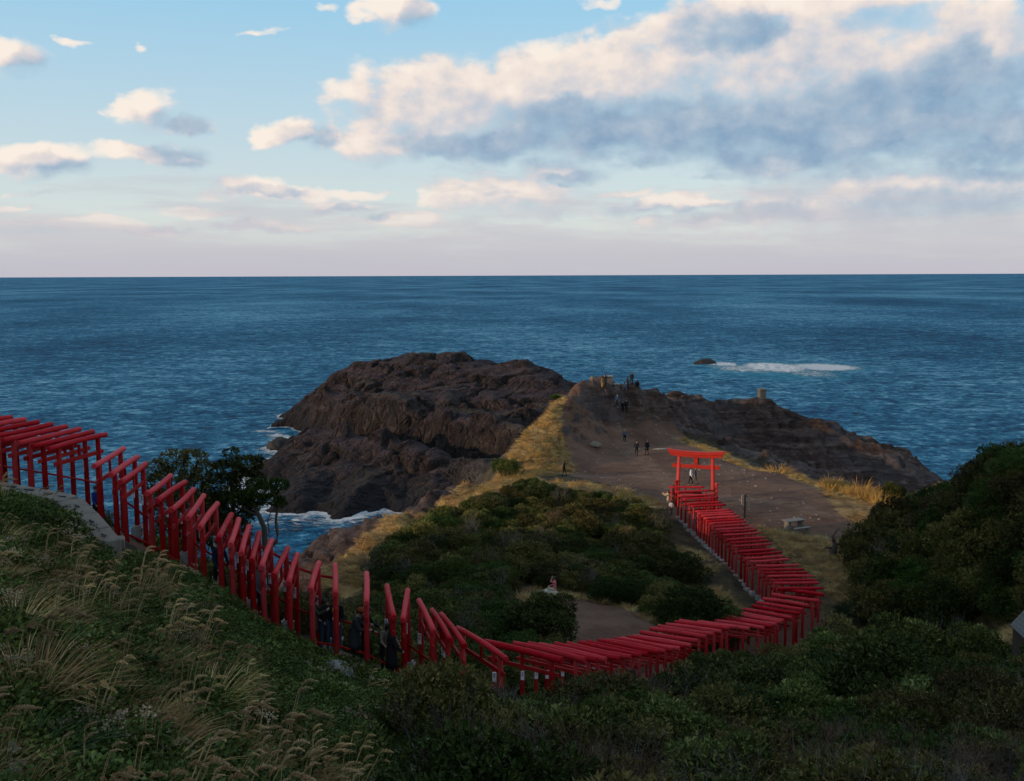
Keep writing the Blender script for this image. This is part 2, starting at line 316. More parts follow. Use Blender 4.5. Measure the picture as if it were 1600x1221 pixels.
# plateau
W3((14, 88, 24.9), (20, 90, 25), (26, 84, 25.1), (30, 92, 25), (36, 84, 25), (22, 100, 24.9), (16, 104, 24.8), (12, 97, 24.9), (10, 108, 25), (15, 113, 24.9), (28, 100, 24.9), (12, 118, 25.2), (17, 117, 24.9), (34, 78, 25.2), (42, 86, 24.8), (50, 80, 25.5))
cp((1163,805,81),(1300,768,94),(1200,738,103),(1120,707,113),(1075,690,120))
# central thicket hill and its clearing
for px, py, Y, h in ((980,768,82,1.9),(900,765,82,1.7),(800,790,78,1.7),(700,822,72,1.7),(630,872,63,1.5),(900,850,70,1.8),(1000,880,67,1.9),(1100,900,64.5,1.8),(1120,850,71,1.6),(800,900,58,2.0),(700,950,48,2.0),(640,1000,41,1.8),(760,985,45,1.8)):
    x, y, z = at(px, py, Y); CP.append((x, y, z - h))
cp((880,985,53.5),(920,960,56),(870,932,59.5),(960,950,57.5),(1000,975,54.5),(840,935,58))
# grassy rim, rocky shore slope to the cove
cp((555,900,66),(590,862,71),(640,828,78),(700,792,84),(745,768,88),(800,747,94),(850,746,96))
cp((500,905,72),(465,873,88),(503,864,95),(534,845,110),(575,843,116),(600,832,122),(615,820,132),(637,811,140),(669,792,148),(600,850,98),(540,880,86),(690,790,110))
W3((-14, 45, 27), (-20, 44, 26), (-10, 40, 29.5), (-16, 52, 22.5), (-22, 55, 16), (-30, 50, 15), (-24, 70, 12), (-34, 70, 1), (-40, 60, 4), (-30, 92, 4), (-38, 100, -3), (-30, 118, -3), (-26, 135, -3), (-22, 150, -3), (-14, 160, -3), (-50, 80, -4), (-60, 60, 0), (-60, 110, -5), (-50, 140, -5), (-30, 160, -5))
# mound and its seaward fall
cp((932,592,128),(950,592,129),(1000,607,131),(965,628,127),(985,662,124),(905,600,126),(880,620,121),(866,652,114.5),(878,700,108),(890,735,101.5),(842,665,112),(822,702,104.5),(802,738,97.5),(1030,635,130),(1045,668,127),(930,650,124),(920,700,113))
W3((0, 126, 15), (-8, 112, 17), (-6, 104, 20), (-14, 122, 8), (5, 142, 11), (-10, 148, 1), (14, 148, 12), (18, 160, -2), (4, 165, -4), (32, 165, -3))
# rocky headland on the right
cp((1050,620,141),(1120,642,145),(1152,643,145),(1190,629,143),(1245,656,141),(1310,673,140),(1350,693,140),(1400,716,138),(1450,748,135),(1130,692,134),(1200,722,129),(1290,756,123),(1390,778,120),(1250,700,133),(1330,735,130),(1150,665,138),(1260,757,108),(1180,722,117))
W3((40, 158, 2), (52, 158, -1), (64, 150, -2), (70, 140, -3), (80, 130, -4), (62, 125, 14), (60, 110, 15), (75, 110, 5), (84, 100, 0))
# wooded slope on the right
for px, py, Y, h in ((1600,700,60,2.5),(1520,745,62,2.5),(1460,800,66,2.3),(1390,860,67,2.0),(1600,800,56,2.3),(1600,900,53,2.3),(1480,900,58,2.3),(1420,955,60,1.4),(1560,965,54,1.5)):
    x, y, z = at(px, py, Y); CP.append((x, y, z - h))
W3((40, 60, 33.5), (50, 58, 37), (52, 40, 39), (66, 50, 42), (46, 72, 31), (60, 80, 32), (40, 30, 36.5), (60, 25, 44), (80, 60, 44), (80, 85, 30))
_rbf = RBF(CP, 1.6, 0.15)
PATHL = [tuple(((p + q) / 2)[:2]) for s, p, q in BEAMS]
BARE = [tuple(at(*t)[:2]) for t in ((882,742,101),(868,660,115),(880,622,121),(905,602,126),(932,594,128),(1000,608,132),(1045,665,128),(1075,690,121),(1120,708,112),(1200,740,102),(1290,770,93),(1310,800,84),(1390,840,76),(1340,846,75.5),(1250,832,76.5),(1160,806,80),(1060,795,84),(1030,785,86),(960,752,94),(900,748,99))]
CLEAR = [tuple(at(*t)[:2]) for t in ((850,925,61),(900,935,59),(960,945,58),(1010,970,55),(1000,990,52),(900,1000,51),(880,985,53),(880,950,57))]
ROCKL = [(-60, 70), (-22, 55), (-12, 66), (-9, 78), (-5, 90), (-8, 112), (0, 116), (6, 140), (14, 143), (19, 137), (21, 128), (27, 121.5), (34, 110.5), (50, 103), (95, 95), (95, 175), (-70, 175)]
def land_z(x, y, detail=True):
    z = _rbf(x, y)
    if not detail: return z
    rk = soft_in(x, y, ROCKL, 3.0); dp = poly_dist(x, y, PATHL); ba = soft_in(x, y, BARE, 2.0)
    crk = np.abs(fbm(x / 4.5 + .3 * y / 9, y / 4.5, 3, 37)); crk = np.maximum(0, .10 - crk) / .10
    z = z + rk * ((fbm(x / 13, y / 13, 6, 3, 0.54, True) - .25) * 2.9 + .4 * fbm(x / 1.8, y / 1.8, 3, 13) - .7 * crk)
    tr = (z + .9 * fbm(x / 6, y / 6, 3, 19)) / 1.3; z = z + rk * 0.45 * (sstep(0.3, 0.7, tr - np.floor(tr)) - (tr - np.floor(tr)))          # bedded ledges
    z = z + (1 - rk) * (0.28 * fbm(x / 5, y / 5, 3, 11) + 0.08 * fbm(x / 1.2, y / 1.2, 3, 23)) * sstep(1.0, 3.5, dp) * (1 - 0.75 * ba)
    z = z + ba * (1 - rk) * sstep(25.3, 27.2, z) * ((fbm(x / 4.5, y / 7, 6, 31, 0.6, True) - .28) * np.interp(z, [26, 29, 31], [2.4, 1.8, 1.0]) - .35 * crk)          # gullied bare flank of the mound
    return z
def grid(xs, ys):
    X, Y = np.meshgrid(xs, ys); nx, ny = len(xs), len(ys); i = np.arange(nx * ny).reshape(ny, nx)
    F = np.stack([i[:-1, :-1].ravel(), i[:-1, 1:].ravel(), i[1:, 1:].ravel(), i[1:, :-1].ravel()], 1); return X, Y, F
xs = np.r_[np.arange(-75, -22, 1.2), np.arange(-22, 62, 0.4), np.arange(62, 92, 1.0)]; ys = np.r_[np.arange(-10, 6, 1.0), np.arange(6, 172, 0.4)]
LX, LY, LF = grid(xs, ys); LZ = land_z(LX, LY)
gy, gx = np.gradient(LZ, ys, xs); SLOPE = np.hypot(gx, gy)
w_rock = np.maximum(soft_in(LX, LY, ROCKL, 2.5), sstep(0.9, 1.5, SLOPE) * (LY > 60)); w_bare = soft_in(LX, LY, BARE, 1.5)
w_rock = np.maximum(w_rock, 0.62 * soft_in(LX, LY, [tuple(at(*t)[:2]) for t in ((915,597,127),(935,590,130),(1000,605,134),(1052,640,133),(1048,668,128),(985,668,124),(930,660,122),(900,640,121))], 1.5))
w_bare = np.maximum(w_bare, np.maximum(1 - sstep(0.9, 2.0, poly_dist(LX, LY, PATHL)), soft_in(LX, LY, CLEAR, 1.2)))
RIM = [tuple(at(*t)[:2]) for t in ((555,900,66),(590,862,71),(640,828,78),(700,792,84),(745,768,88),(800,747,94))]
FACE = [tuple(at(*t)[:2]) for t in ((800,750,94),(890,742,100),(878,700,107.5),(864,655,114),(878,622,120.5),(868,610,123),(835,650,116),(800,700,105),(780,740,97))]
RIMR = [tuple(at(*t)[:2]) for t in ((1072,688,121),(1120,707,113),(1200,737,103.5),(1260,757,97),(1330,775,90),(1400,790,84))]
w_gold = np.maximum.reduce([1 - sstep(1.5, 4.0, poly_dist(LX, LY, RIM)), soft_in(LX, LY, FACE, 1.0), 1 - sstep(0.8, 2.2, poly_dist(LX, LY, RIMR))])
w_gold = np.maximum(w_gold, soft_in(LX, LY, [tuple(at(*t)[:2]) for t in ((1270,760,96),(1400,780,87),(1410,830,77),(1330,815,81))], 1.5))
w_gold = np.maximum(w_gold, soft_in(LX, LY, [tuple(at(*t)[:2]) for t in ((820,752,93),(960,755,92),(1040,790,84),(960,772,84),(820,765,88))], 1.0) * 0.8)
GULLY = [tuple(at(*t)[:2]) for t in ((742,1012,43.5),(785,1004,44.5),(812,955,51),(838,925,57),(818,903,60.5),(788,930,55),(765,975,48))]
w_bank = np.maximum(soft_in(LX, LY, GULLY, .8), soft_in(LX, LY, [(20, 40), (40, 36), (40, 52), (26, 56), (19, 58)], 1.5))
w_bank = np.maximum(w_bank, soft_in(LX, LY, [tuple(at(*t)[:2]) for t in ((1180,815,78),(1340,848,75),(1340,900,67),(1320,960,61),(1290,930,64),(1290,905,66),(1200,845,74))], 1.5))
w_bare = w_bare * (1 - np.clip(w_gold, 0, 1) * np.where(poly_in(LX, LY, FACE), 1, 0.5))
TRK = [tuple(at(*t)[:2]) for t in ((1090,800,85),(1050,765,94),(1000,722,108),(975,690,119),(965,640,126))]; TRK2 = [tuple(at(*t)[:2]) for t in ((1060,775,91),(1200,790,86),(1320,815,81),(1420,845,75))]; TRK3 = [tuple(at(*t)[:2]) for t in ((1010,745,98),(900,746,99),(800,748,94),(745,768,88))]
w_track = np.maximum.reduce([1 - sstep(.3, 1.8, poly_dist(LX, LY, k_) + .5 * fbm(LX / 3, LY / 3, 2, 29)) for k_ in (TRK, TRK2, TRK3)])
def land_nodes(t, b):
    A = lambda n: N(t, 'ShaderNodeAttribute', attribute_name=n).outputs['Fac']
    P = gpos(t); n_big, n_mid, n_fine = cnoise(t, 0.16, 4, vec=P), cnoise(t, 0.8, 7, 0.62, vec=P), cnoise(t, 5.0, 6, 0.65, vec=P)
    sp = N(t, 'ShaderNodeSeparateXYZ', {0: P}); strat = N(t, 'ShaderNodeCombineXYZ', {0: MA(t, 'MULTIPLY', sp.outputs[0], .10), 1: MA(t, 'MULTIPLY', sp.outputs[1], .10), 2: MA(t, 'MULTIPLY', sp.outputs[2], 1.9)}).outputs[0]
    n_st = cnoise(t, 1.0, 6, 0.62, vec=strat, dist=0.8)
    soil = ramp(t, n_mid, [(.1, (.028, .020, .010)), (.5, (.052, .038, .018)), (.9, (.10, .07, .032))])
    dirt = MIX(t, MA(t, 'MULTIPLY', n_fine, .45), ramp(t, MA(t, 'MULTIPLY_ADD', n_big, .6, MA(t, 'MULTIPLY', n_mid, .4)), [(.15, (.068, .028, .015)), (.5, (.130, .062, .036)), (.85, (.20, .108, .066))]), (.19, .112, .074))
    rock = ramp(t, MA(t, 'MULTIPLY_ADD', n_st, .36, MA(t, 'MULTIPLY_ADD', n_mid, .44, MA(t, 'MULTIPLY', n_fine, .20))), [(.2, (.014, .008, .006)), (.42, (.050, .028, .021)), (.6, (.095, .058, .044)), (.85, (.21, .15, .12))])
    rock = MIX(t, MR(t, n_big, .45, .8), rock, MIX(t, .5, rock, (.10, .085, .085)))
    gold = ramp(t, n_mid, [(.1, (.11, .062, .024)), (.5, (.25, .15, .055)), (.9, (.40, .26, .10))])
    n_edge = MA(t, 'MULTIPLY', MA(t, 'SUBTRACT', n_mid, .5), .7)
    f = lambda a: MR(t, MA(t, 'ADD', A(a), n_edge), .30, .70)
    dirt = MIX(t, MA(t, 'MULTIPLY', A('track'), MR(t, n_mid, .2, .8, .15, .6)), dirt, (.24, .145, .098))
    c = MIX(t, f('bare'), soil, dirt); c = MIX(t, f('rock'), c, rock); c = MIX(t, f('gold'), c, gold); c = MIX(t, f('bank'), c, ramp(t, n_mid, [(.1, (.055, .034, .016)), (.5, (.11, .072, .032)), (.9, (.20, .135, .06))]))
    t.links.new(c, b.inputs['Base Color'])
    h = MA(t, 'ADD', MA(t, 'MULTIPLY', n_fine, .10), MA(t, 'ADD', MA(t, 'MULTIPLY', n_mid, .22), MA(t, 'MULTIPLY', MA(t, 'MULTIPLY', n_st, A('rock')), .4)))
    bump(t, b, h, 0.9, 0.8)
M_land = mat('hillside_ground', rough=0.92, build=land_nodes, Specular_IOR_Level=0.25)
link('hillside', arr_mesh('hillside', np.stack([LX.ravel(), LY.ravel(), LZ.ravel()], 1), LF, [M_land], smooth=True, attrs={'rock': w_rock.ravel(), 'bare': w_bare.ravel(), 'gold': w_gold.ravel(), 'bank': w_bank.ravel(), 'track': w_track.ravel()}), kind='structure')

# rocky islet joined to the shore
IP = [tuple(at(*t)) for t in ((440,812,183),(500,815,182),(560,812,184),(600,806,187),(432,762,212),(428,712,250),(438,692,262),(520,669,236),(470,680,246),(585,684,224),(622,706,214),(590,740,205),(500,740,207),(660,705,212),(720,722,204),(700,760,196),(600,772,198),(760,735,196),(540,700,222),(640,690,226),(700,700,228),(770,716,210),(600,650,246),(500,645,262),(700,655,238),(780,690,216),(560,610,285),(640,600,285),(720,600,278),(780,620,262),(500,592,318),(550,570,322),(600,567,325),(640,562,324),(730,557,312),(770,577,300),(820,570,290),(850,585,280),(885,600,268),(850,640,240),(830,690,214),(460,642,328),(450,655,312),(470,660,290),(560,660,250),(640,680,240))]
IP += [tuple(at(*t)[:2]) + (z_,) for t, z_ in (((446,668,285),.5),((480,672,268),1),((520,678,254),1.2),((560,686,246),1.5),((600,694,239),1.8),((635,706,232),2.2),((668,718,225),2.6),((715,722,219),3.4),((765,724,213),4.5))]
IP += [tuple(at(*t)) for t in ((490,628,285),(520,640,262),(560,646,253),(600,652,246),(635,660,239),(668,668,232),(715,678,226),(765,690,220))]
IP += [(-95, 180, -6), (-100, 250, -7), (-110, 300, -7), (-100, 350, -7), (-60, 365, -7), (-20, 360, -5), (0, 345, 2), (20, 330, -2), (40, 300, -5), (30, 270, 4), (25, 230, 2), (45, 240, -6), (15, 205, 2), (-60, 172, -6), (-30, 170, -5), (-10, 175, -3), (5, 185, 1), (-76, 205, -5), (-72, 235, -5), (-74, 268, -5), (-80, 315, -5), (-75, 340, -5), (-30, 178, -2), (20, 190, -3)]
_ib = RBF(IP, 0.8, 0.05)
GUL = [tuple(at(*t)[:2]) for t in ((430,664,292),(446,668,285),(480,672,268),(520,678,254),(560,686,246),(600,694,239),(635,706,232),(668,718,225),(715,722,219),(765,724,213))]
def islet_z(x, y):
    x = x - 2.5
    wx = x + 2.5 * fbm(x / 14, y / 14, 3, 41); wy = y + 3.5 * fbm(x / 14, y / 14, 3, 47); z = _ib(wx, wy)
    c = np.abs(fbm(x / 15, y / 18, 4, 53)); c = np.maximum(0, .08 - c) / .08; z = z + (fbm(x / 26, y / 32, 7, 51, 0.5, True) - .25) * np.interp(z, [0, 6, 12], [4.2, 4.0, 3.0]) + .9 * fbm(x / 6, y / 8, 5, 57, 0.55) - 1.8 * c * sstep(1, 5, z)
    gd = poly_dist(x, y, GUL); beh = y > np.interp(x, [g_[0] for g_ in GUL], [g_[1] for g_ in GUL])                # cleft between the two masses, cliff behind it
    z = z - 4.5 * np.exp(-(gd / 4.0) ** 2) + np.where(beh, 2.6 * np.exp(-((gd - 7) / 4.5) ** 2), 0) * (x > -75)
    up = sstep(2, 7, z); st = 3.6; k = z / st; fr = k - np.floor(k)                                            # benches and steep steps
    return z * (1 - 0.35 * up) + 0.35 * up * (np.floor(k) + sstep(0.35, 0.75, fr)) * st
ix = np.arange(-112, 50, 0.6); iy = np.arange(172, 366, 0.8); IX, IY, IF = grid(ix, iy); IZ = islet_z(IX, IY)
jx = IX + 0.55 * fbm(IX / 2.3, IZ / 1.6, 3, 61); jy = IY + 0.9 * fbm(IX / 2.1, IZ / 1.9 + IY / 9, 3, 67)
def islet_nodes(t, b):
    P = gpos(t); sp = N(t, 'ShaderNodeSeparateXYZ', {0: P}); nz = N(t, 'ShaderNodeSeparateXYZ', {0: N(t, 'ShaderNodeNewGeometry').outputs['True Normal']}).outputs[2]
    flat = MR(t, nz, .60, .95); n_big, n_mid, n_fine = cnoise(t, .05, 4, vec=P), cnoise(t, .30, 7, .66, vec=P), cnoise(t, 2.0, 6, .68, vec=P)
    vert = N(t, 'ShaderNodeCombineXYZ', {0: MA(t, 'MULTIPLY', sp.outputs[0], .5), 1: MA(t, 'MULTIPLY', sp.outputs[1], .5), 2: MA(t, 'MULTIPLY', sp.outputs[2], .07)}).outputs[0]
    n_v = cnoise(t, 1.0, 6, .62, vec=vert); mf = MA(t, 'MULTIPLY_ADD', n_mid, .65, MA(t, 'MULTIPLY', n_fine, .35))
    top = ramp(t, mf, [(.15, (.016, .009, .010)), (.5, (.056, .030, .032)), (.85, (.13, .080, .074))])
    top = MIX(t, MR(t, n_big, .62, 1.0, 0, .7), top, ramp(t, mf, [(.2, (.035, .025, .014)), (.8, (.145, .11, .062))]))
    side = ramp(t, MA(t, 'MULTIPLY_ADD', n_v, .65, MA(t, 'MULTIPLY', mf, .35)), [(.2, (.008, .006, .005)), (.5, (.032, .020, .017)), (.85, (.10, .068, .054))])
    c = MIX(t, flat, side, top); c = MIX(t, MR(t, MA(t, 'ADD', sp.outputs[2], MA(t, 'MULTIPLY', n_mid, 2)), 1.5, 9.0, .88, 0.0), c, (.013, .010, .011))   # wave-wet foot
    t.links.new(c, b.inputs['Base Color'])
    vo = N(t, 'ShaderNodeTexVoronoi', {'Vector': VM(t, 'ADD', P, VM(t, 'SCALE', N(t, 'ShaderNodeTexNoise', {'Vector': P, 'Scale': .4}).outputs['Color'])), 'Scale': .33}, feature='DISTANCE_TO_EDGE').outputs[0]
    blk = MR(t, vo, 0.0, .16)
    bump(t, b, MA(t, 'ADD', MA(t, 'MULTIPLY_ADD', blk, .8, MA(t, 'MULTIPLY', n_v, .7)), MA(t, 'ADD', n_mid, MA(t, 'MULTIPLY', n_fine, .3))), 1.0, 1.6)
M_islet = mat('volcanic_rock', rough=0.9, build=islet_nodes, Specular_IOR_Level=0.25)
link('rock_headland', arr_mesh('rock_headland', np.stack([jx.ravel(), jy.ravel(), IZ.ravel()], 1), IF, [M_islet], smooth=True), kind='structure')

# ------------------------------------------------------------------ sea
sxs = np.r_[-60000, -20000, -6000, -2500, -1200, -700, -450, -320, -240, -180, np.arange(-140, 190, 0.9), 230, 300, 420, 650, 1200, 2500, 6000, 20000, 60000]
sys_ = np.r_[-300, -50, 30, np.arange(60, 130, 6), np.arange(130, 370, 0.9), np.arange(370, 400, 2), np.arange(400, 520, 0.9), 525, 540, 570, 620, 700, 900, 1300, 2200, 5000, 12000, 30000, 80000]
SX, SY, SF = grid(sxs, sys_); sd = np.full(SX.shape, 30.0)
near = (SX > -130) & (SX < 60) & (SY > 60) & (SY < 368)
hz_ = np.full(SX.shape, -9.0); hz_[near] = np.where(SY[near] >= 172, islet_z(SX[near], SY[near]), -9.0)
nl = near & (SY < 172); hz_[nl] = land_z(SX[nl], SY[nl])
foam = sstep(-3.4, 0.2, hz_) * 0.9
cove = soft_in(SX, SY, [tuple(at(*t)[:2]) for t in ((420,815,180),(520,830,176),(600,835,173),(625,815,180),(560,808,187),(440,800,190))], 9) * 0.55
foam = np.clip(np.maximum(foam, cove) + 0.25 * fbm(SX / 9, SY / 14, 3, 71) * (np.maximum(foam, cove) > .02), 0, 1)
surf = np.zeros(SX.shape)
for cx, cy, rx, ry, a in ((106, 499, 11, 18, 1.1), (127, 480, 22, 38, 1.15), (151, 482, 26, 30, 1.1), (112, 474, 26, 34, .72), (136, 452, 20, 40, .62), (103, 482, 16, 26, .55)):
    surf = np.maximum(surf, a * (1 - sstep(.2, 1.1, np.hypot((SX - cx) / rx, (SY - cy) / ry))))
teal = np.clip(np.maximum(surf * 1.8, 1 - sstep(0.2, 1.2, np.hypot((SX - 122) / 34, (SY - 462) / 50))), 0, 1)
foam = np.maximum(foam, surf); fine = (np.abs(SX + 20) < 160) & (SY > 128) & (SY < 519)
SZ = np.where(fine, 0.16 * fbm(SX / 14, SY / 9, 4, 81) + 0.05 * fbm(SX / 3, SY / 2.4, 2, 83) + surf * (0.35 + 0.8 * fbm(SX / 3, SY / 5, 3, 87)), 0.0)
def sea_nodes(t, b):
    A = lambda n: N(t, 'ShaderNodeAttribute', attribute_name=n).outputs['Fac']
    P = gpos(t); st = lambda a, c: VM(t, 'MULTIPLY', P, (a, c, 0))
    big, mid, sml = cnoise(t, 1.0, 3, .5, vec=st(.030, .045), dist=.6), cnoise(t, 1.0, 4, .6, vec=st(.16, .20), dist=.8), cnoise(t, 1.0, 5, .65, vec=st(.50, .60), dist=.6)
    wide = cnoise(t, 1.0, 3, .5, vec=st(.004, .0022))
    h = MA(t, 'ADD', MA(t, 'MULTIPLY', big, .9), MA(t, 'ADD', MA(t, 'MULTIPLY', mid, .8), MA(t, 'MULTIPLY', sml, .32)))
    tex = cnoise(t, 1.0, 6, .7, vec=st(.35, .5), dist=1.2)
    fm = MR(t, MA(t, 'ADD', A('foam'), MA(t, 'MULTIPLY', MA(t, 'SUBTRACT', tex, .5), .8)), .46, .8)
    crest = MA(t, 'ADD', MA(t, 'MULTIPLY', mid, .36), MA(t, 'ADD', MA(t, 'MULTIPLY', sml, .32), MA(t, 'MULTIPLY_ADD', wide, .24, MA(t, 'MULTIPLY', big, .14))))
    deep = ramp(t, crest, [(.28, (.001, .018, .046)), (.43, (.004, .076, .160)), (.57, (.026, .175, .285)), (.74, (.20, .42, .54))])  # wave highlights and dark wave fronts are painted into the diffuse water colour
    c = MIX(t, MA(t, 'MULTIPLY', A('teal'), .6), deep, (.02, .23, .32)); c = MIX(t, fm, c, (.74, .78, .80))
    bp = N(t, 'ShaderNodeBump', {'Height': MA(t, 'ADD', h, MA(t, 'MULTIPLY', MA(t, 'MULTIPLY', fm, tex), .5)), 'Strength': 1.0, 'Distance': 1.5}).outputs[0]
    df = N(t, 'ShaderNodeBsdfDiffuse', {'Color': c, 'Normal': bp}); gl = N(t, 'ShaderNodeBsdfGlossy', {'Color': (.8, .88, 1, 1), 'Roughness': .22, 'Normal': bp})
    fr = N(t, 'ShaderNodeFresnel', {'IOR': 1.33, 'Normal': bp}).outputs[0]                    # wave slopes keep a rough sea from mirroring at grazing angles
    mx = N(t, 'ShaderNodeMixShader', {0: MA(t, 'MULTIPLY', MA(t, 'MINIMUM', fr, .055), MA(t, 'SUBTRACT', 1.0, fm)), 1: df.outputs[0], 2: gl.outputs[0]})
    t.links.new(mx.outputs[0], t.nodes['Material Output'].inputs['Surface'])
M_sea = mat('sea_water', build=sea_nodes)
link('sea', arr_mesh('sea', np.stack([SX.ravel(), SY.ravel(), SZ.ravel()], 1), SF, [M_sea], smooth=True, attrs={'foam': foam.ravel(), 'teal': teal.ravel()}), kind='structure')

# ------------------------------------------------------------------ torii gates
def paint(c1, c2):
    def f(t, b):
        P = opos(t); g = noise(t, 1.0, 5, .6, vec=VM(t, 'MULTIPLY', P, (3, 3, 3))); n = noise(t, 30, 4, .6, vec=P)
        c = MIX(t, MR(t, g, .3, .7), c1, c2); c = MIX(t, MR(t, n, .62, .74, 0, .35), c, tuple(v * .45 for v in c1))
        ob = N(t, 'ShaderNodeObjectInfo').outputs['Random']
        t.links.new(N(t, 'ShaderNodeHueSaturation', {'Color': c, 'Value': MA(t, 'MULTIPLY_ADD', ob, .48, .74), 'Saturation': MA(t, 'MULTIPLY_ADD', ob, -.08, 1.0)}).outputs[0], b.inputs['Base Color'])
        t.links.new(MR(t, g, .2, .8, .40, .62), b.inputs['Roughness']); bump(t, b, n, .15, .01)
    return f
M_red = mat('vermilion_paint', build=paint((.46, .002, .008), (.58, .004, .014)), Specular_IOR_Level=.07)
M_post = mat('red_post_paint', build=paint((.30, .002, .003), (.40, .004, .005)), Specular_IOR_Level=.06)
M_orange = mat('gate_orange_paint', build=paint((.42, .011, .003), (.50, .017, .004)), Specular_IOR_Level=.12)
M_plate = mat('white_plate', (.84, .84, .85), .5); M_ink = mat('black_ink', (.02, .02, .02), .6)
def concrete(c):
    def f(t, b):
        P = gpos(t); n = noise(t, 2.2, 6, .65, vec=P); t.links.new(ramp(t, n, [(.3, tuple(v * .55 for v in c)), (.55, c), (.8, tuple(min(1, v * 1.25) for v in c))]), b.inputs['Base Color']); bump(t, b, noise(t, 22, 5, .6, vec=P), .4, .03)
    return f
M_conc = mat('weathered_concrete', rough=.9, build=concrete((.19, .155, .125))); M_foot = mat('pale_concrete', rough=.9, build=concrete((.36, .34, .31)))
ORD = 'first second third fourth fifth sixth seventh eighth ninth tenth eleventh twelfth thirteenth fourteenth fifteenth sixteenth seventeenth eighteenth nineteenth twentieth twenty-first twenty-second twenty-third twenty-fourth twenty-fifth twenty-sixth twenty-seventh twenty-eighth twenty-ninth thirtieth thirty-first thirty-second thirty-third thirty-fourth thirty-fifth'.split()
def lintel_mesh(k):
    r_ = random.Random(k); b = MB(); by, bz = r_.uniform(-.03, .03), r_.uniform(-.025, .03)
    pts = [(-LB / 2 + LB * i / 8, by * math.sin(PI * i / 8), bz * math.sin(PI * i / 8)) for i in range(9)]
    b.tube([(-LB / 2 - .012, 0, 0)] + pts + [(LB / 2 + .012, 0, 0)], [.072] + [.086 + r_.uniform(-.004, .004) for _ in pts] + [.072], 14); return b.mesh('lintel', M_red, True)
LINTELS = [lintel_mesh(k) for k in range(6)]
POST = MB().tube([(0, 0, -.45), (0, 0, 0), (0, 0, 1.1), (0, 0, TH - .06)], [.086, .084, .080, .076], 14).mesh('post', M_post, True)
TIE = MB().box((0, 0, 0), (2.52, .06, .135)).mesh('tie_beam', M_post, bevel=.008)
STRUT = MB().box((0, 0, 0), (.10, .055, .36)).mesh('strut', M_post, bevel=.006)
PLATE = MB().box((0, 0, 0), (.125, .014, .34)).mesh('name_plate', M_plate, bevel=.003)
FOOT = []
for k in range(3):
    bm = bmesh.new(); bmesh.ops.create_cube(bm, size=1.0); bmesh.ops.bevel(bm, geom=bm.edges[:], offset=.16, segments=2, affect='EDGES')
    for v in bm.verts: v.co = Vector((v.co.x * .36, v.co.y * .36, v.co.z * .42)) + Vector((random.uniform(-.03, .03), random.uniform(-.03, .03), random.uniform(-.02, .02)))
    me = bpy.data.meshes.new('footing'); bm.to_mesh(me); bm.free(); me.materials.append(M_foot); FOOT.append(me)
def text_mesh(body, size):
    cu = bpy.data.curves.new('lettering', 'FONT'); cu.body = body; cu.size = size; cu.align_x = 'CENTER'; cu.extrude = .001; cu.space_line = .95
    o = bpy.data.objects.new('lettering', cu); COL.objects.link(o); dg = bpy.context.evaluated_depsgraph_get()
    me = bpy.data.meshes.new_from_object(o.evaluated_get(dg)); bpy.data.objects.remove(o); me.materials.clear(); me.materials.append(M_ink); me.name = 'lettering'; return me
INK = text_mesh('\u5949\n\u7d0d', .085)
TORII = []
def make_torii(i, sec, p, q, label):
    d = q - p; L = float(np.hypot(d[0], d[1])); yaw = math.atan2(d[1], d[0]); c = (p + q) / 2; rr = random.Random(i)
    e = empty('torii_gate', (c[0], c[1], c[2] - TH), yaw, label=label, cat='torii gate', group='red torii gates over the winding path')
    e.rotation_euler = (R(rr.uniform(-.7, .7)), 0, yaw)
    o = link('lintel', LINTELS[i % 6], e, (0, 0, TH)); o.scale = (L / LB, *((1.3, 1.3) if sec == 'C' else (1.0, 1.0))); o.rotation_euler.x = rr.uniform(0, 6.28)
    ov = .155 if sec == 'A' else (.12 if sec != 'T' else .07); xa, xb = -L / 2 + L * ov, L / 2 - L * (ov if sec != 'T' else .14)
    for x in (xa, xb): link('post', POST, e, (x, 0, 0)).rotation_euler = (0, 0, rr.uniform(0, 6))
    zt = TH - .52; o = link('tie_beam', TIE, e, ((xa + xb) / 2, 0, zt)); o.scale.x = (xb - xa + .5) / 2.52
    link('strut', STRUT, e, ((xa + xb) / 2, 0, zt + .245))
    if sec in 'AB' or i < 42:
        w = R(-38); n = Vector((-math.cos(w), math.sin(w) * (1 if sec != 'A' else 1), 0))        # on the seaward post, turned towards the uphill side
        if sec == 'C': n = Vector((math.cos(R(50)), math.sin(R(-50)), 0)); xpl = xa
        else: xpl = xb; n = Vector((-math.sin(R(48)), math.cos(R(48)), 0))
        pl = link('name_plate', PLATE, e, (xpl + n.x * .088, n.y * .088, TH - 1.08), (0, 0, math.atan2(n.y, n.x) + PI / 2))
        t = link('lettering', INK, pl, (0, -.0085, .055), (PI / 2, 0, 0))
    if sec == 'T' or (sec == 'B' and i % 3 == 1):
        o = link('footing', FOOT[i % 3], e, (xa, 0, .02 if sec == 'T' else -.1)); o.rotation_euler.z = rr.uniform(0, 3)
        if sec == 'B': link('footing', FOOT[(i + 1) % 3], e, (xb, 0, -.08))
    TORII.append((e, c, xa, xb, yaw)); return e
cnt = {}
NS = {s: sum(1 for b in BEAMS if b[0] == s) for s in 'ABCT'}
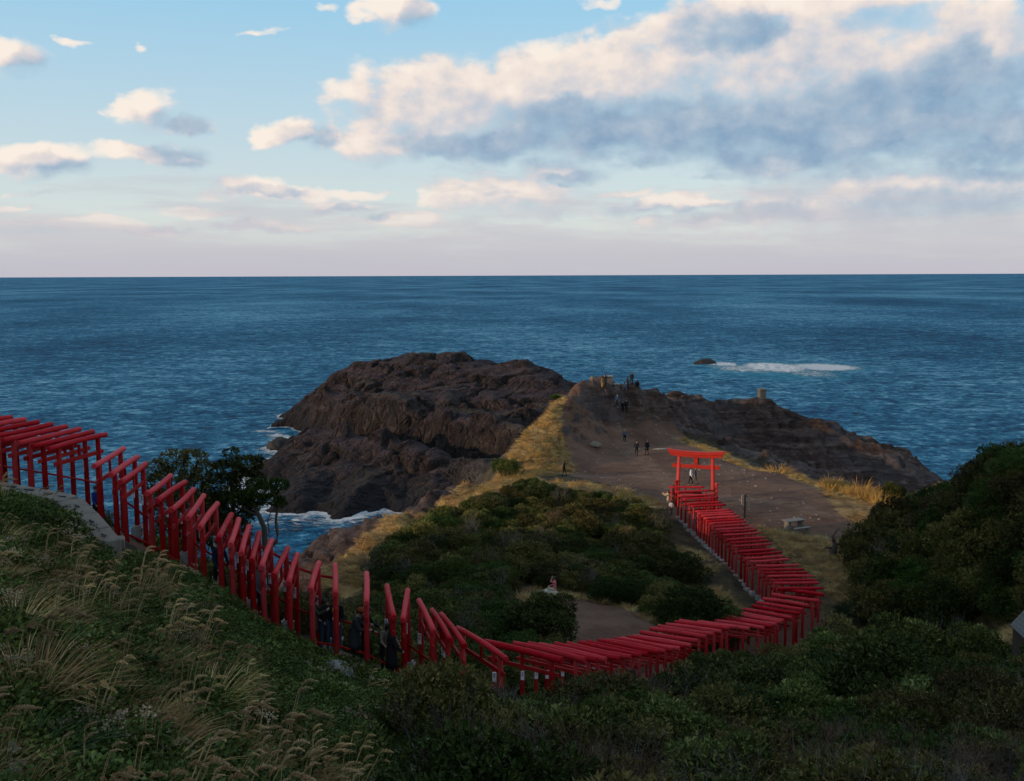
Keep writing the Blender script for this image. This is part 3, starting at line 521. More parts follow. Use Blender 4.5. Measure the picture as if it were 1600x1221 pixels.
for i, (sec, p, q) in enumerate(BEAMS):
    k = cnt.get(sec, 0); cnt[sec] = k + 1
    if sec == 'A': lab = ORD[NS['A'] - 1 - k] + ' red torii gate leftwards from the right end of the row above the concrete wall'
    elif sec == 'B': lab = ORD[k] + ' red torii gate down the slope from the end of the concrete wall'
    elif sec == 'C': lab = ORD[k] + ' red torii gate along the valley stretch, counted from its left end to the bend'
    else: lab = ORD[NS['T'] - 1 - k] + ' red torii gate down from the big orange gate'
    make_torii(i, sec, p, q, lab)
def post_pt(k, end, h):
    e, c, xa, xb, yaw = TORII[k]; x = xa if end == 0 else xb; return Vector((c[0] + math.cos(yaw) * x, c[1] + math.sin(yaw) * x, c[2] - TH + h))
nA = NS['A']
def rail(name, ks, end, h, side, rad, label):
    off = Vector((0, side, 0)); b = MB().tube([post_pt(k, end, h) + off for k in ks], rad, 8); b.obj(name, M_post, smooth=True, label=label, cat='handrail', group='red handrails beside the path')
rail('handrail', range(nA + 1, nA + 24), 0, .62, .11, .034, 'red handrail along the near posts of the gates on the descending slope')
rail('handrail', range(nA + 0, nA + 24), 1, .72, -.11, .034, 'red handrail along the seaward posts of the gates on the descending slope')
rail('handrail', range(nA + 11, nA + 17), 1, TH - .34, .12, .045, 'straight red rail high on the seaward posts where the rocks show behind')
rail('handrail', range(0, nA), 1, .75, -.11, .034, 'red handrail on the sea side of the gates above the concrete wall')

# ------------------------------------------------------------------ big gate on the plateau
def gz(x, y): return float(land_z(np.array([x]), np.array([y]))[0])
def on(px, py, Y, dz=0.0): p = at(px, py, Y); return Vector((p[0], p[1], gz(p[0], p[1]) + dz))
gp = on(1086, 800, 84.6); yawg = R(-20)
G = empty('large_torii_gate', gp, yawg, label='large orange-red torii gate with upturned lintel at the far end of the gate tunnel', cat='torii gate')
for s in (-1, 1):
    MB().tube([(s * 1.56, 0, -.4), (s * 1.52, 0, 1.5), (s * 1.44, 0, 4.35)], [.185, .175, .155], 18).obj('post', M_orange, G, smooth=True)
    MB().tube([(s * 1.62, 0, -.3), (s * 1.60, 0, .28)], [.24, .225], 18).obj('post_collar', mat('black_collar', (.03, .03, .03), .6), G, smooth=True)
    for yy in (-.85,):
        MB().tube([(s * 1.72 + .22, yy, -.3), (s * 1.72 + .22, yy, 2.25)], .13, 12).box((s * 1.72 + .22, yy, 2.31), (.34, .34, .10)).obj('support_post', M_orange, G, smooth=True)
def curved_beam(half, y, z0, h, rise, out, n=14):
    b = MB(); vs = []; fs = []
    for i in range(n + 1):
        u = -1 + 2 * i / n; x = half * u; z = z0 + rise * abs(u) ** 3
        k = out * (1 if abs(u) > .999 else 0) * (1 if u > 0 else -1)
        vs += [(x, -y, z), (x, y, z), (x + k, y, z + h), (x + k, -y, z + h)]
    for i in range(n):
        a = i * 4
        for j in range(4): fs.append((a + j, a + (j + 1) % 4, a + 4 + (j + 1) % 4, a + 4 + j))
    fs += [(3, 2, 1, 0), tuple(n * 4 + j for j in range(4))]; return b.add(vs, fs)
curved_beam(2.22, .16, 4.33, .24, .12, .06).obj('under_lintel', M_orange, G, bevel=.012)
curved_beam(2.36, .24, 4.572, .27, .15, .14).obj('lintel', M_orange, G, bevel=.015)
MB().box((0, 0, 3.52), (4.1, .13, .30)).obj('tie_beam', M_orange, G, bevel=.012)
for s in (-1, 1):
    for k in (-1, 1): MB().box((s * 1.48 + k * .24, 0, 3.71), (.20, .17, .09)).obj('wedge', M_orange, G, bevel=.006)
MB().box((0, 0, 4.0), (.34, .12, .66)).obj('strut', M_orange, G, bevel=.01)
MB().box((.30, .04, 4.02), (.26, .05, .62)).obj('plaque', mat('dark_plaque', (.05, .045, .05), .5), G, bevel=.006)

# ------------------------------------------------------------------ concrete wall beside the upper gates
wp = [at(-90, 752, 25.4), at(0, 758, 24.9), at(60, 768, 24.7), at(108, 779, 24.3), at(132, 803, 23.6), at(152, 826, 23.1), at(170, 846, 22.7)]
Wl = empty('retaining_wall', (wp[3][0], wp[3][1], wp[3][2] - .9), label='weathered stepped concrete wall with drain slots beside the upper gates', cat='wall')
for i in range(len(wp) - 1):
    a, b_ = Vector(wp[i]), Vector(wp[i + 1]); m = (a + b_) / 2; d = b_ - a; L = math.hypot(d.x, d.y)
    o_ = Vector(Wl.location); sd_ = Vector((-d.y, d.x, 0)).normalized() * .31; e_ = d.normalized() * .012
    vs = [p_ + k_ * sd_ - o_ - Vector((0, 0, dz_)) for p_ in (a + e_, b_ - e_) for k_, dz_ in ((-1, 1.2), (1, 1.2), (1, .012 * (i % 2)), (-1, .012 * (i % 2)))]
    blk = MB().add(vs, [(0, 1, 2, 3), (7, 6, 5, 4), (0, 4, 5, 1), (1, 5, 6, 2), (2, 6, 7, 3), (3, 7, 4, 0)]).obj('block', M_conc, Wl, bevel=.02)
    for u in ((.3, .75) if i < 3 else (.5,)):
        s_ = a + d * u; MB().box((s_.x - Wl.location.x, s_.y - Wl.location.y, s_.z + .004 - Wl.location.z), (.26, .05, .03), math.atan2(d.y, d.x)).obj('drain_slot', mat('slot_shadow', (.04, .04, .04), .9), blk)
sb = at(178, 838, 24.2); MB().box((0, 0, -.2), (.5, .45, .7), .4).obj('concrete_block', M_conc, bevel=.03, loc=(sb[0], sb[1], sb[2] - .2), label='small grey concrete block on the path below the end of the wall', cat='block')

# ------------------------------------------------------------------ boulders and small rocks
def boulder(name, loc, size, m, seed, **kw):
    bm = bmesh.new(); bmesh.ops.create_icosphere(bm, subdivisions=4, radius=1.0); r_ = np.random.default_rng(seed); o1 = r_.uniform(0, 50, 3)
    for v in bm.verts:
        c = np.array(v.co); n = fbm(np.array([c[0] * 1.1 + o1[0] + c[2] * .7]), np.array([c[1] * 1.1 + o1[1] - c[2] * .6]), 4, seed % 7, .55)[0]
        k = 1 + .45 * n; v.co = Vector((c[0] * size[0] * k, c[1] * size[1] * k, c[2] * size[2] * k))
    me = bpy.data.meshes.new(name); bm.to_mesh(me); bm.free(); me.materials.append(m); me.polygons.foreach_set('use_smooth', [True] * len(me.polygons)); return link(name, me, None, loc, **kw)
M_stone = mat('grey_stone', rough=.9, build=concrete((.20, .18, .165))); M_dark = mat('sea_rock', rough=.8, build=concrete((.016, .014, .014)))
p = on(522, 1062, 25.6); boulder('boulder', p + Vector((0, 0, .02)), (.52, .42, .40), M_stone, 3, label='pale grey boulder on the path edge at the foot of the descending gates', cat='boulder')
p = at(1102, 568, 45 * FPX / 140); boulder('sea_rock', (p[0], p[1], .1), (5.2, 3.0, 2.5), M_dark, 5, label='black rock awash beside the white breaker out at sea', cat='rock')
p = at(437, 700, 258); boulder('sea_rock', (p[0], p[1], .3), (3.2, 2.6, 2.6), M_dark, 8, label='small dark rock in the surf at the left tip of the rocky headland', cat='rock')
p = on(1343, 850, 75.2); boulder('boulder', p, (.26, .22, .2), M_foot, 9, label='small white stone at the foot of the reddish post frame', cat='boulder')
p = on(985, 706, 113); 
p = on(1032, 704, 113.5); boulder('boulder', p, (.9, .25, .12), mat('pale_slab', rough=.9, build=concrete((.30, .25, .21))), 10, label='flat pale stone on the bare ground behind the walkers', cat='boulder')
p = on(928, 697, 114); boulder('boulder', p, (.8, .6, .45), mat('tan_stone', rough=.9, build=concrete((.26, .20, .14))), 12, label='tan stone at the foot of the bare mound', cat='boulder')

# ------------------------------------------------------------------ plateau furniture
def wood(c):
    def f(t, b):
        P = opos(t); n = noise(t, 1.0, 5, .6, vec=VM(t, 'MULTIPLY', P, (4, 40, 40))); t.links.new(ramp(t, n, [(.3, tuple(v * .5 for v in c)), (.7, c)]), b.inputs['Base Color']); bump(t, b, n, .4, .01)
    return f
M_wood = mat('grey_weathered_wood', rough=.85, build=wood((.27, .225, .18))); M_bark = mat('bark', rough=.95, build=wood((.10, .075, .055))); M_brown = mat('brown_post_wood', rough=.85, build=wood((.11, .075, .055))); M_pale = mat('pale_wood_board', rough=.8, build=wood((.52, .42, .30)))
p = on(1240, 826, 77.6); T = empty('picnic_table', p, R(24), label='weathered wooden picnic table with bench on the plateau edge', cat='picnic table')
for j in range(3): MB().box((0, -.27 + j * .27, .72), (1.75, .25, .07)).obj('plank', M_wood, T, bevel=.01)
for s in (-1, 1): MB().box((s * .6, 0, .33), (.22, .55, .70)).obj('leg', M_wood, T, bevel=.012)
p = on(1253, 832, 76.4); T = empty('bench', p, R(24), label='low wooden bench in front of the picnic table', cat='bench')
MB().box((0, 0, .42), (1.5, .34, .07)).obj('seat', M_wood, T, bevel=.01)
for s in (-1, 1): MB().box((s * .5, 0, .18), (.16, .3, .42)).obj('leg', M_wood, T, bevel=.01)
p = on(1163, 806, 80.6); T = empty('signpost', p, R(20), label='brown signpost with two narrow pale boards beside the gate steps', cat='sign')
MB().box((0, 0, .95), (.17, .17, 2.1)).obj('post', M_brown, T, bevel=.01); MB().box((-.26, -.09, 1.55), (.20, .05, .85)).obj('board', M_pale, T, bevel=.005); MB().box((.34, -.06, 1.42), (.18, .05, .85)).obj('board', M_pale, T, bevel=.005); MB().box((.05, .0, 1.75), (.7, .05, .06)).obj('crossbar', M_brown, T, bevel=.004); MB().box((.05, .0, 1.3), (.7, .05, .06)).obj('crossbar', M_brown, T, bevel=.004)
p = on(1350, 846, 75.6); T = empty('post_frame', p, R(10), label='low reddish-brown post and rail frame by the right-hand bushes', cat='rail'); M_rb = mat('red_brown_steel', (.13, .035, .03), .6)
MB().tube([(0, 0, -.1), (0, 0, 1.0)], .05, 8).obj('post', M_rb, T, smooth=True); MB().tube([(-.06, 0, 1.02), (1.3, 0, 1.05)], .055, 8).obj('rail', M_rb, T, smooth=True); MB().tube([(1.2, 0, -.1), (1.2, 0, 1.02)], .05, 8).obj('post', M_rb, T, smooth=True)
M_mon = mat('monument_stone', rough=.9, build=concrete((.17, .13, .115)))
for px, py, Y, w, h, lab in ((951, 592, 128.2, .95, .8, 'brown stone block with a pale slab top, behind the tan-coated figure on the summit'), (963, 594, 128.4, .75, .45, 'lower brown stone block with a pale slab top, to the right on the summit')):
    p = on(px, py, Y); T = empty('stone_pedestal', p, R(8), label=lab, cat='pedestal', group='stone pedestals on the summit'); MB().box((0, 0, h / 2 - .2), (w, w * .8, h + .4), taper=.92).obj('pedestal', M_mon, T, bevel=.03); MB().box((0, 0, h + .06), (w * 1.15, w, .12)).obj('slab', M_foot, T, bevel=.01)
p = on(1190, 630, 143); T = empty('stone_marker', p + Vector((0, 0, 0)), R(15), label='small square stone marker on the rocky ridge against the sea', cat='marker'); MB().box((0, 0, .5), (.95, .8, 1.4)).obj('shaft', mat('marker_stone', rough=.9, build=concrete((.12, .10, .075))), T, bevel=.04); MB().box((0, 0, 1.26), (1.1, .95, .12)).obj('cap', M_mon, T, bevel=.02)
# shed roof corner by the right edge
p = at(1596, 1042, 37); T = empty('shed', (p[0] + 1.45, p[1] + .9, gz(p[0] + 1.45, p[1] + .9)), R(50), label='grey plank-roofed shed at the right edge of the photo', cat='shed')
M_roof = mat('grey_roof_plank', rough=.9, build=wood((.17, .165, .15)))
zr = p[2] - T.location.z + .75
for j in range(14):
    MB().box((-1.5 + j * .235, 0, zr + (.012 if j % 2 else 0)), (.225, 2.6, .05), tilt=(R(38), 'X')).obj('roof_plank', M_roof, T, bevel=.008)
MB().add([(sx, yy, zz) for sx in (-1.42, 1.42) for yy, zz in ((-.95, -.3), (.95, -.3), (.95, zr + .66), (-.95, zr - .80))], [(3, 2, 1, 0), (4, 5, 6, 7), (0, 1, 5, 4), (1, 2, 6, 5), (2, 3, 7, 6), (3, 0, 4, 7)]).obj('wall', M_brown, T)

# ------------------------------------------------------------------ plant materials
def leafmat(name, stops, rough=.6, spec=.12, hue=.05):
    def f(t, b):
        a = N(t, 'ShaderNodeAttribute', attribute_name='rnd').outputs['Fac']; ob = N(t, 'ShaderNodeObjectInfo').outputs['Random']
        v = MA(t, 'FRACT', MA(t, 'ADD', a, MA(t, 'MULTIPLY', ob, .35)))
        c = ramp(t, MA(t, 'MULTIPLY_ADD', a, .78, MA(t, 'MULTIPLY', ob, .22)), stops)
        t.links.new(N(t, 'ShaderNodeHueSaturation', {'Color': c, 'Hue': MA(t, 'MULTIPLY_ADD', ob, hue, .5 - hue / 2), 'Value': MA(t, 'MULTIPLY_ADD', MA(t, 'FRACT', MA(t, 'MULTIPLY', ob, 7.3)), .8, .6)}).outputs[0], b.inputs['Base Color'])
    return mat(name, rough=rough, build=f, Specular_IOR_Level=spec)
M_leaf = leafmat('glossy_evergreen_leaf', [(.0, (.012, .019, .005)), (.45, (.054, .072, .016)), (.75, (.125, .142, .036)), (1, (.22, .21, .065))])
M_olive = leafmat('olive_leaf', [(0, (.018, .018, .005)), (.45, (.074, .070, .018)), (.8, (.165, .125, .038)), (1, (.26, .17, .06))])
M_mid = leafmat('mid_green_leaf', [(0, (.014, .028, .006)), (.6, (.042, .070, .012)), (1, (.095, .12, .025))])
M_herb = leafmat('ground_herb_leaf', [(0, (.022, .036, .008)), (.6, (.088, .118, .024)), (1, (.19, .21, .055))])
M_dry = leafmat('dry_grass_blade', [(0, (.15, .088, .028)), (.45, (.39, .25, .095)), (.8, (.56, .39, .17)), (1, (.68, .52, .26))], .7, .2, .03)
M_gold = leafmat('golden_grass_blade', [(0, (.20, .105, .024)), (.5, (.44, .26, .075)), (1, (.64, .42, .15))], .75, .15, .02)
M_green = leafmat('green_grass_blade', [(0, (.020, .055, .010)), (.6, (.045, .115, .018)), (1, (.105, .17, .045))], .6, .25, .03)
M_twig = leafmat('grey_twig', [(0, (.05, .038, .030)), (.6, (.12, .095, .08)), (1, (.26, .23, .20))], .9, .1, .02)
M_brtwig = leafmat('brown_twig', [(0, (.06, .036, .022)), (.6, (.15, .092, .060)), (1, (.25, .165, .11))], .9, .1, .02)
M_plume = leafmat('grass_plume', [(0, (.34, .22, .10)), (.6, (.52, .37, .19)), (1, (.66, .51, .30))], .9, .1, .02)
M_seed = leafmat('dried_flower', [(0, (.26, .18, .10)), (.6, (.48, .37, .24)), (1, (.66, .55, .40))], .9, .1, .02)

def orient(nrm, r_):                              # two tangents for each normal
    a = r_.normal(size=nrm.shape); t = np.cross(nrm, a); t /= np.linalg.norm(t, axis=1, keepdims=True) + 1e-9; return t, np.cross(nrm, t)
def leaves(pos, axis, length, width, r_, rnd, droop=0.0):
    """one folded diamond leaf per row"""
    n = len(pos); axis = axis / (np.linalg.norm(axis, axis=1, keepdims=True) + 1e-9); t, b = orient(axis, r_)
    L = (length * r_.uniform(.7, 1.25, n))[:, None]; Wd = (width * r_.uniform(.75, 1.2, n))[:, None]
    p0 = pos; p2 = pos + axis * L - np.array([0, 0, 1]) * L * droop; m = pos + axis * L * .5 + b * Wd * .25
    V = np.stack([p0, m + t * Wd * .5, p2, m - t * Wd * .5], 1).reshape(-1, 3); F = np.arange(n * 4).reshape(n, 4); return V, F, np.repeat(rnd, 4)
def lobes_points(lobes, n, r_, inner=.62, up=.25):
    L = np.array(lobes, float); w = L[:, 3] * L[:, 4] + L[:, 4] * L[:, 5]; k = r_.choice(len(L), n, p=w / w.sum())
    d = r_.normal(size=(n, 3)); d[:, 2] += up; d /= np.linalg.norm(d, axis=1, keepdims=True)
    rad = np.where(r_.random(n) < .75, r_.uniform(.88, 1.06, n), r_.uniform(inner, .9, n))
    rad = rad * (1 + .22 * fbm(d[:, 0] * 2.3 + k * 3.1 + d[:, 2] * 1.7, d[:, 1] * 2.3 - k * 1.9, 3, 5))
    return L[k, :3] + d * rad[:, None] * L[k, 3:], d, k
def crown(name, m, lobes, n_ros, per, ll, lw, seed, spread=.75, up=.25):
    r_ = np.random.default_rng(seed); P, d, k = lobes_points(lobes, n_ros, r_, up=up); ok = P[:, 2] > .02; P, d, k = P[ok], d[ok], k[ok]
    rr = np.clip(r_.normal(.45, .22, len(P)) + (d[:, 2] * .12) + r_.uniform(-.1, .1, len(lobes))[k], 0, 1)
    ax = np.repeat(d, per, 0) + r_.normal(scale=spread, size=(len(P) * per, 3)); ax[:, 2] += .25
    pos = np.repeat(P, per, 0) + r_.normal(scale=ll * .25, size=(len(P) * per, 3))
    V, F, at_ = leaves(pos, ax, ll, lw, r_, np.clip(np.repeat(rr, per) + r_.normal(scale=.08, size=len(P) * per), 0, 1))
    return arr_mesh(name, V, F, [m], attrs={'rnd': at_})
def rand_lobes(seed, r, h, n=7):
    q_ = random.Random(seed); out = [(0, 0, h * .45, r * .72, r * .72, h * .45)]
    for i in range(n * 2):
        a = 2 * PI * i / n + q_.uniform(-.5, .5); d = r * q_.uniform(.15, .85); s = q_.uniform(.20, .38)
        out.append((math.cos(a) * d, math.sin(a) * d, h * (q_.uniform(.62, .95) * (1 - .55 * (d / r) ** 2)), r * s, r * s, h * s * .8))
    return out
def branches(name, m, seed, h, n0=5, depth=4, r0=.03, spread=.55, sides=4, shrink=.68, up=.3):
    q_ = random.Random(seed); Vs, Fs, at_ = [], [], []
    def seg(p, d, L, r, k):
        pts = [p]; dd = d.copy(); n = 3
        for i in range(n):
            dd = (dd + Vector((q_.gauss(0, .17), q_.gauss(0, .17), q_.gauss(0, .12) + up * .08))).normalized(); pts.append(pts[-1] + dd * L / n)
        o = len(Vs); v = q_.random()
        for i, pt in enumerate(pts):
            t = (pts[min(i + 1, n)] - pts[max(i - 1, 0)]).normalized(); a = t.orthogonal().normalized(); b = t.cross(a); rr = r * (1 - .45 * i / n)
            for s in range(sides): an = 2 * PI * s / sides; Vs.append(pt + (a * math.cos(an) + b * math.sin(an)) * rr); at_.append(v)
        for i in range(n):
            for s in range(sides): Fs.append((o + i * sides + s, o + i * sides + (s + 1) % sides, o + (i + 1) * sides + (s + 1) % sides, o + (i + 1) * sides + s))
        if k > 0:
            for j in range(q_.choice((2, 3, 3))):
                nd = (dd + Vector((q_.gauss(0, spread), q_.gauss(0, spread), q_.gauss(up, spread * .6)))).normalized(); seg(pts[-1] if j else pts[2], nd, L * shrink * q_.uniform(.75, 1.2), r * .55, k - 1)
    for i in range(n0):
        a = q_.uniform(0, 6.28); seg(Vector((math.cos(a) * .06, math.sin(a) * .06, -.1)), Vector((math.cos(a) * spread, math.sin(a) * spread, 1)).normalized(), h * .42 * q_.uniform(.8, 1.2), r0, depth)
    return arr_mesh(name, [tuple(v) for v in Vs], Fs, [m], attrs={'rnd': at_})
def blades(n, base_r, h, w, lean, seed, m, name, curve=.5, splay=.5):
    r_ = np.random.default_rng(seed); a = r_.uniform(0, 2 * PI, n); rr = base_r * np.sqrt(r_.random(n)); p = np.stack([np.cos(a) * rr, np.sin(a) * rr, np.full(n, -.06)], 1)
    d = np.stack([np.cos(a) * splay, np.sin(a) * splay, np.ones(n)], 1) + r_.normal(scale=.22, size=(n, 3)); d[:, 0] += lean; d /= np.linalg.norm(d, axis=1, keepdims=True)
    H = h * r_.uniform(.55, 1.15, n); sd = np.cross(d, r_.normal(size=(n, 3))); sd /= np.linalg.norm(sd, axis=1, keepdims=True); sd *= w * .5
    out = d * np.array([1, 1, 0]) + np.array([lean * .6, 0, 0]); V = []
    for t, ww in ((0, .8), (.35, 1), (.7, .7), (1, .06)):
        c = p + d * (H * t)[:, None] + (out * (curve * t * t) - np.array([0, 0, .42]) * curve * t ** 2.4) * H[:, None]; V += [c - sd * ww, c + sd * ww]
    V = np.stack(V, 1); i = np.arange(n)[:, None] * 8; F = np.concatenate([i + np.array([0, 1, 3, 2]), i + np.array([2, 3, 5, 4]), i + np.array([4, 5, 7, 6])], 0)
    return arr_mesh(name, V.reshape(-1, 3), F, [m], attrs={'rnd': np.repeat(np.clip(r_.normal(.5, .24, n), 0, 1), 8)})
def plumes(n, base_r, h, lean, seed, name):       # stalks with drooping feathery heads
    r_ = np.random.default_rng(seed); V, F, A_ = [], [], []
    for k in range(n):
        a = r_.uniform(0, 6.28); p = np.array([math.cos(a), math.sin(a), 0]) * base_r * r_.random(); d = np.array([math.cos(a) * .22 + lean, math.sin(a) * .22, 1.0]); d /= np.linalg.norm(d); H = h * r_.uniform(.8, 1.25); v = r_.random()
        path = [p + d * H * t + np.array([lean * .55, 0, -.12]) * t * t * H for t in np.linspace(0, 1, 6)]
        for i in range(5):
            s = np.array([.006, .004, 0]); o = len(V); V += [path[i] - s, path[i] + s, path[i + 1] + s, path[i + 1] - s]; F.append((o, o + 1, o + 2, o + 3)); A_ += [v * .4] * 4
        tip = path[-1]; dd = (path[-1] - path[-2]); dd /= np.linalg.norm(dd); q_ = tip.copy(); c = dd.copy()
        for i in range(16):
            c = c + np.array([.085, 0, -.075]); c /= np.linalg.norm(c); q_ = q_ + c * .015
            for j in range(5):
                s = r_.normal(size=3); s -= c * (s @ c); s /= np.linalg.norm(s); wd = .030 * math.sin(PI * min(1, (i + 1.5) / 15)) + .008; o = len(V); tq = q_ + s * wd + c * .04; b = np.cross(s, c) * .009
                V += [q_ - b, q_ + b, tq + b, tq - b]; F.append((o, o + 1, o + 2, o + 3)); A_ += [np.clip(v * .5 + r_.random() * .5, 0, 1)] * 4
    return arr_mesh(name, V, F, [M_plume], attrs={'rnd': A_})
def herbs(n, rad, h, ll, lw, seed, m, name):
    r_ = np.random.default_rng(seed); a = r_.uniform(0, 6.28, n); rr = rad * np.sqrt(r_.random(n)); p = np.stack([np.cos(a) * rr, np.sin(a) * rr, h * r_.random(n) ** .8 * (1 - .6 * (rr / rad) ** 2)], 1)
    ax = np.stack([np.cos(a), np.sin(a), np.full(n, .35)], 1) + r_.normal(scale=.7, size=(n, 3)); ax[:, 2] = np.abs(ax[:, 2]) * .7
    V, F, A_ = leaves(p, ax, ll, lw, r_, np.clip(r_.normal(.5, .22, n) + p[:, 2] / h * .2 - .1, 0, 1), .1); return arr_mesh(name, V, F, [m], attrs={'rnd': A_})
def flowers(n, rad, h, seed, name):               # stalks with flat heads of small pale tufts
    r_ = np.random.default_rng(seed); V, F, A_ = [], [], []
    for k in range(n):
        a = r_.uniform(0, 6.28); p = np.array([math.cos(a), math.sin(a), 0]) * rad * r_.random(); top = p + np.array([r_.normal(0, .08) + .06, r_.normal(0, .08), h * r_.uniform(.7, 1.2)])
        s = np.array([.004, .003, 0]); o = len(V); V += [p - s, p + s, top + s, top - s]; F.append((o, o + 1, o + 2, o + 3)); A_ += [.0] * 4
        for j in range(r_.integers(8, 16)):
            c = top + r_.normal(size=3) * np.array([.045, .045, .018]); rr = r_.uniform(.012, .022); o = len(V)
            V += [c + np.array(e) * rr for e in ((1, 0, 0), (0, 1, 0), (-1, 0, 0), (0, -1, 0), (0, 0, .8), (0, 0, -.8))]; v = r_.uniform(.3, 1); A_ += [v] * 6
            F += [(o, o + 1, o + 4, o + 4)] and [(o, o + 4, o + 2, o + 5), (o + 1, o + 4, o + 3, o + 5)]
    return arr_mesh(name, V, F, [M_seed], attrs={'rnd': A_})

# ------------------------------------------------------------------ prototype meshes
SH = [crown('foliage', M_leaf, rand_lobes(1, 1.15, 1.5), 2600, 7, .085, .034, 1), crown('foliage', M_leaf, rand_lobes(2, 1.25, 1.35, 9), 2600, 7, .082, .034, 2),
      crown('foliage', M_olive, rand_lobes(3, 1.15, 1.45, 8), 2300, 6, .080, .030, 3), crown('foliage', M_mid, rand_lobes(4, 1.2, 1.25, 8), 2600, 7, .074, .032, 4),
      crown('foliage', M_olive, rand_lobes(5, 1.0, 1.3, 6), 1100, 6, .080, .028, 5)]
STEM = branches('stems', M_brtwig, 3, 1.2, 6, 2, .03, .5)
BARE_T = [branches('branches', M_twig, 11, 2.1, 6, 4, .032, .5), branches('branches', M_brtwig, 12, 1.6, 9, 4, .022, .62), branches('branches', M_twig, 13, 1.5, 10, 4, .018, .7)]
TUS = [blades(170, .26, 1.0, .012, .16, 21, M_dry, 'blades', .65, .55), blades(140, .22, .8, .012, .22, 22, M_dry, 'blades', .8, .75), blades(150, .25, .75, .013, .25, 23, M_green, 'blades', .7, .6)]
PLU = [plumes(9, .2, 1.15, .10, 31, 'plumes'), plumes(6, .2, 1.0, .15, 32, 'plumes')]
GOLD = [blades(90, .42, .62, .020, .1, 41, M_gold, 'blades', .5, .5), blades(80, .40, .95, .020, .1, 42, M_gold, 'blades', .3, .3)]
HERB = [herbs(420, .62, .34, .085, .06, 51, M_herb, 'leaves'), herbs(420, .6, .26, .06, .035, 52, M_mid, 'leaves')]
FLW = [flowers(7, .35, .5, 61, 'flower_heads'), flowers(5, .3, .42, 62, 'flower_heads')]

def plant(name, loc, parts, label, cat, sc=1.0, rz=0.0, group=None, szz=None):
    e = empty(name, loc, rz, label=label, cat=cat, group=group); e.scale = (sc, sc, szz or sc)
    e.rotation_euler = (0, 0, rz)
    return e, [link(me.name.split('.')[0], me, e, kind='stuff' if me.name[:6] in ('plumes', 'flower') else None) for me in parts]
SHRUBS = [  # px, py (foot), distance, proto, scale, z-scale, label
 (1072, 968, 57.5, 3, 2.15, 2.1, 'large rounded mid-green shrub to the right of the small dirt clearing'),
 (850, 985, 51.0, 0, 1.9, 1.7, 'dark green mounded shrub just left of the small dirt clearing'),
 (882, 1012, 48.5, 3, .8, .8, 'small yellow-green shrub at the near edge of the small dirt clearing'),
 (1395, 786, 87, 0, 1.1, 1.1, 'dark low bush behind the golden grass at the right end of the plateau'),
 (795, 742, 95.5, 1, 1.05, 1.2, 'dark green bush at the foot of the golden grass flank'),
 (782, 716, 101, 0, 1.0, 1.1, 'dark green bush higher up behind the golden grass flank'),
 (868, 624, 121, 3, .75, .5, 'low green bush on the crest of the golden grass flank'),
 (1120, 960, 58.5, 1, 1.9, 1.7, 'dark shrub beside the bend, right of the large rounded shrub'),
 (1000, 806, 79, 2, 1.5, 1.3, 'olive shrub beside the topmost gates of the climbing row'),
 (960, 852, 72, 4, 1.7, 1.6, 'brownish shrub with bare twigs in the middle of the thicket hill')]
PROTO = {}
for px, py, Y, k, sc, sz, lab in SHRUBS:
    e, ps = plant('evergreen_shrub', on(px, py, Y, -.05), [SH[k], STEM], lab, 'shrub', sc, random.uniform(0, 6), None, sz); PROTO.setdefault(('S', k), ps[0])
PROTO['S', 4] = PROTO['S', 4]
BARES = [(1022, 1075, 27.5, 0, 1.15, 'pale leafless shrub in front of the red lintels in the valley'), (975, 1225, 14.0, 0, .85, 'leafless shrub with fanned grey branches at the bottom centre'),
 (1290, 1200, 15.5, 1, 1.25, 'brown twiggy shrub at the lower right'), (1560, 1180, 17, 1, 1.25, 'brown twiggy shrub at the bottom right corner'), (740, 762, 90, 2, 1.9, 'grey leafless shrub on the rim below the golden grass flank'),
 (585, 900, 64, 2, 1.7, 'grey leafless shrub at the left foot of the thicket hill'), (715, 775, 92, 2, 1.7, 'grey leafless shrub on the rim nearer the cove'), (1400, 860, 64, 0, 1.5, 'leafless brownish tree on the right-hand wooded slope'), (1500, 935, 54, 0, 1.3, 'leafless sprawling shrub low on the right-hand wooded slope'),
 (700, 1130, 19, 2, .9, 'wiry leafless shrub below the last gates of the descending slope'), (800, 965, 54, 1, 1.2, 'brown twiggy shrub at the top of the small grassy gully')]
for px, py, Y, k, sc, lab in BARES:
    e, ps = plant('bare_shrub', on(px, py, Y, .1), [BARE_T[k]], lab, 'shrub', sc, random.uniform(0, 6)); PROTO.setdefault(('B', k), ps[0])
TUSS = [(55, 1165, 11.2, 0, 1.25, 'large pale tan grass tussock near the bottom left corner'), (130, 960, 16.4, 1, .9, 'tan grass tussock low on the slope under the concrete wall'), (215, 905, 20.0, 0, .95, 'tan grass tussock just below the end of the concrete wall'), (330, 1140, 14.0, 0, 1.05, 'broad tan grass tussock in the middle of the foreground slope'),
 (440, 1200, 13.0, 1, 1.1, 'tan plumed grass tussock at the bottom of the slope beside the dark shrubs'), (30, 1000, 14.0, 0, 1.0, 'tall tan plumed grass at the left edge of the photo'), (40, 1215, 9.6, 2, 1.3, 'bright green grass tussock in the bottom left corner'), (545, 1215, 13.2, 1, .95, 'tan grass clump with drooping plumes at the bottom edge beside the shrubs'),
 (255, 1075, 14.8, 1, .9, 'small tan plumed tussock left of the middle of the slope'), (250, 1220, 10.6, 1, 1.0, 'tan grass tussock at the bottom edge left of centre')]
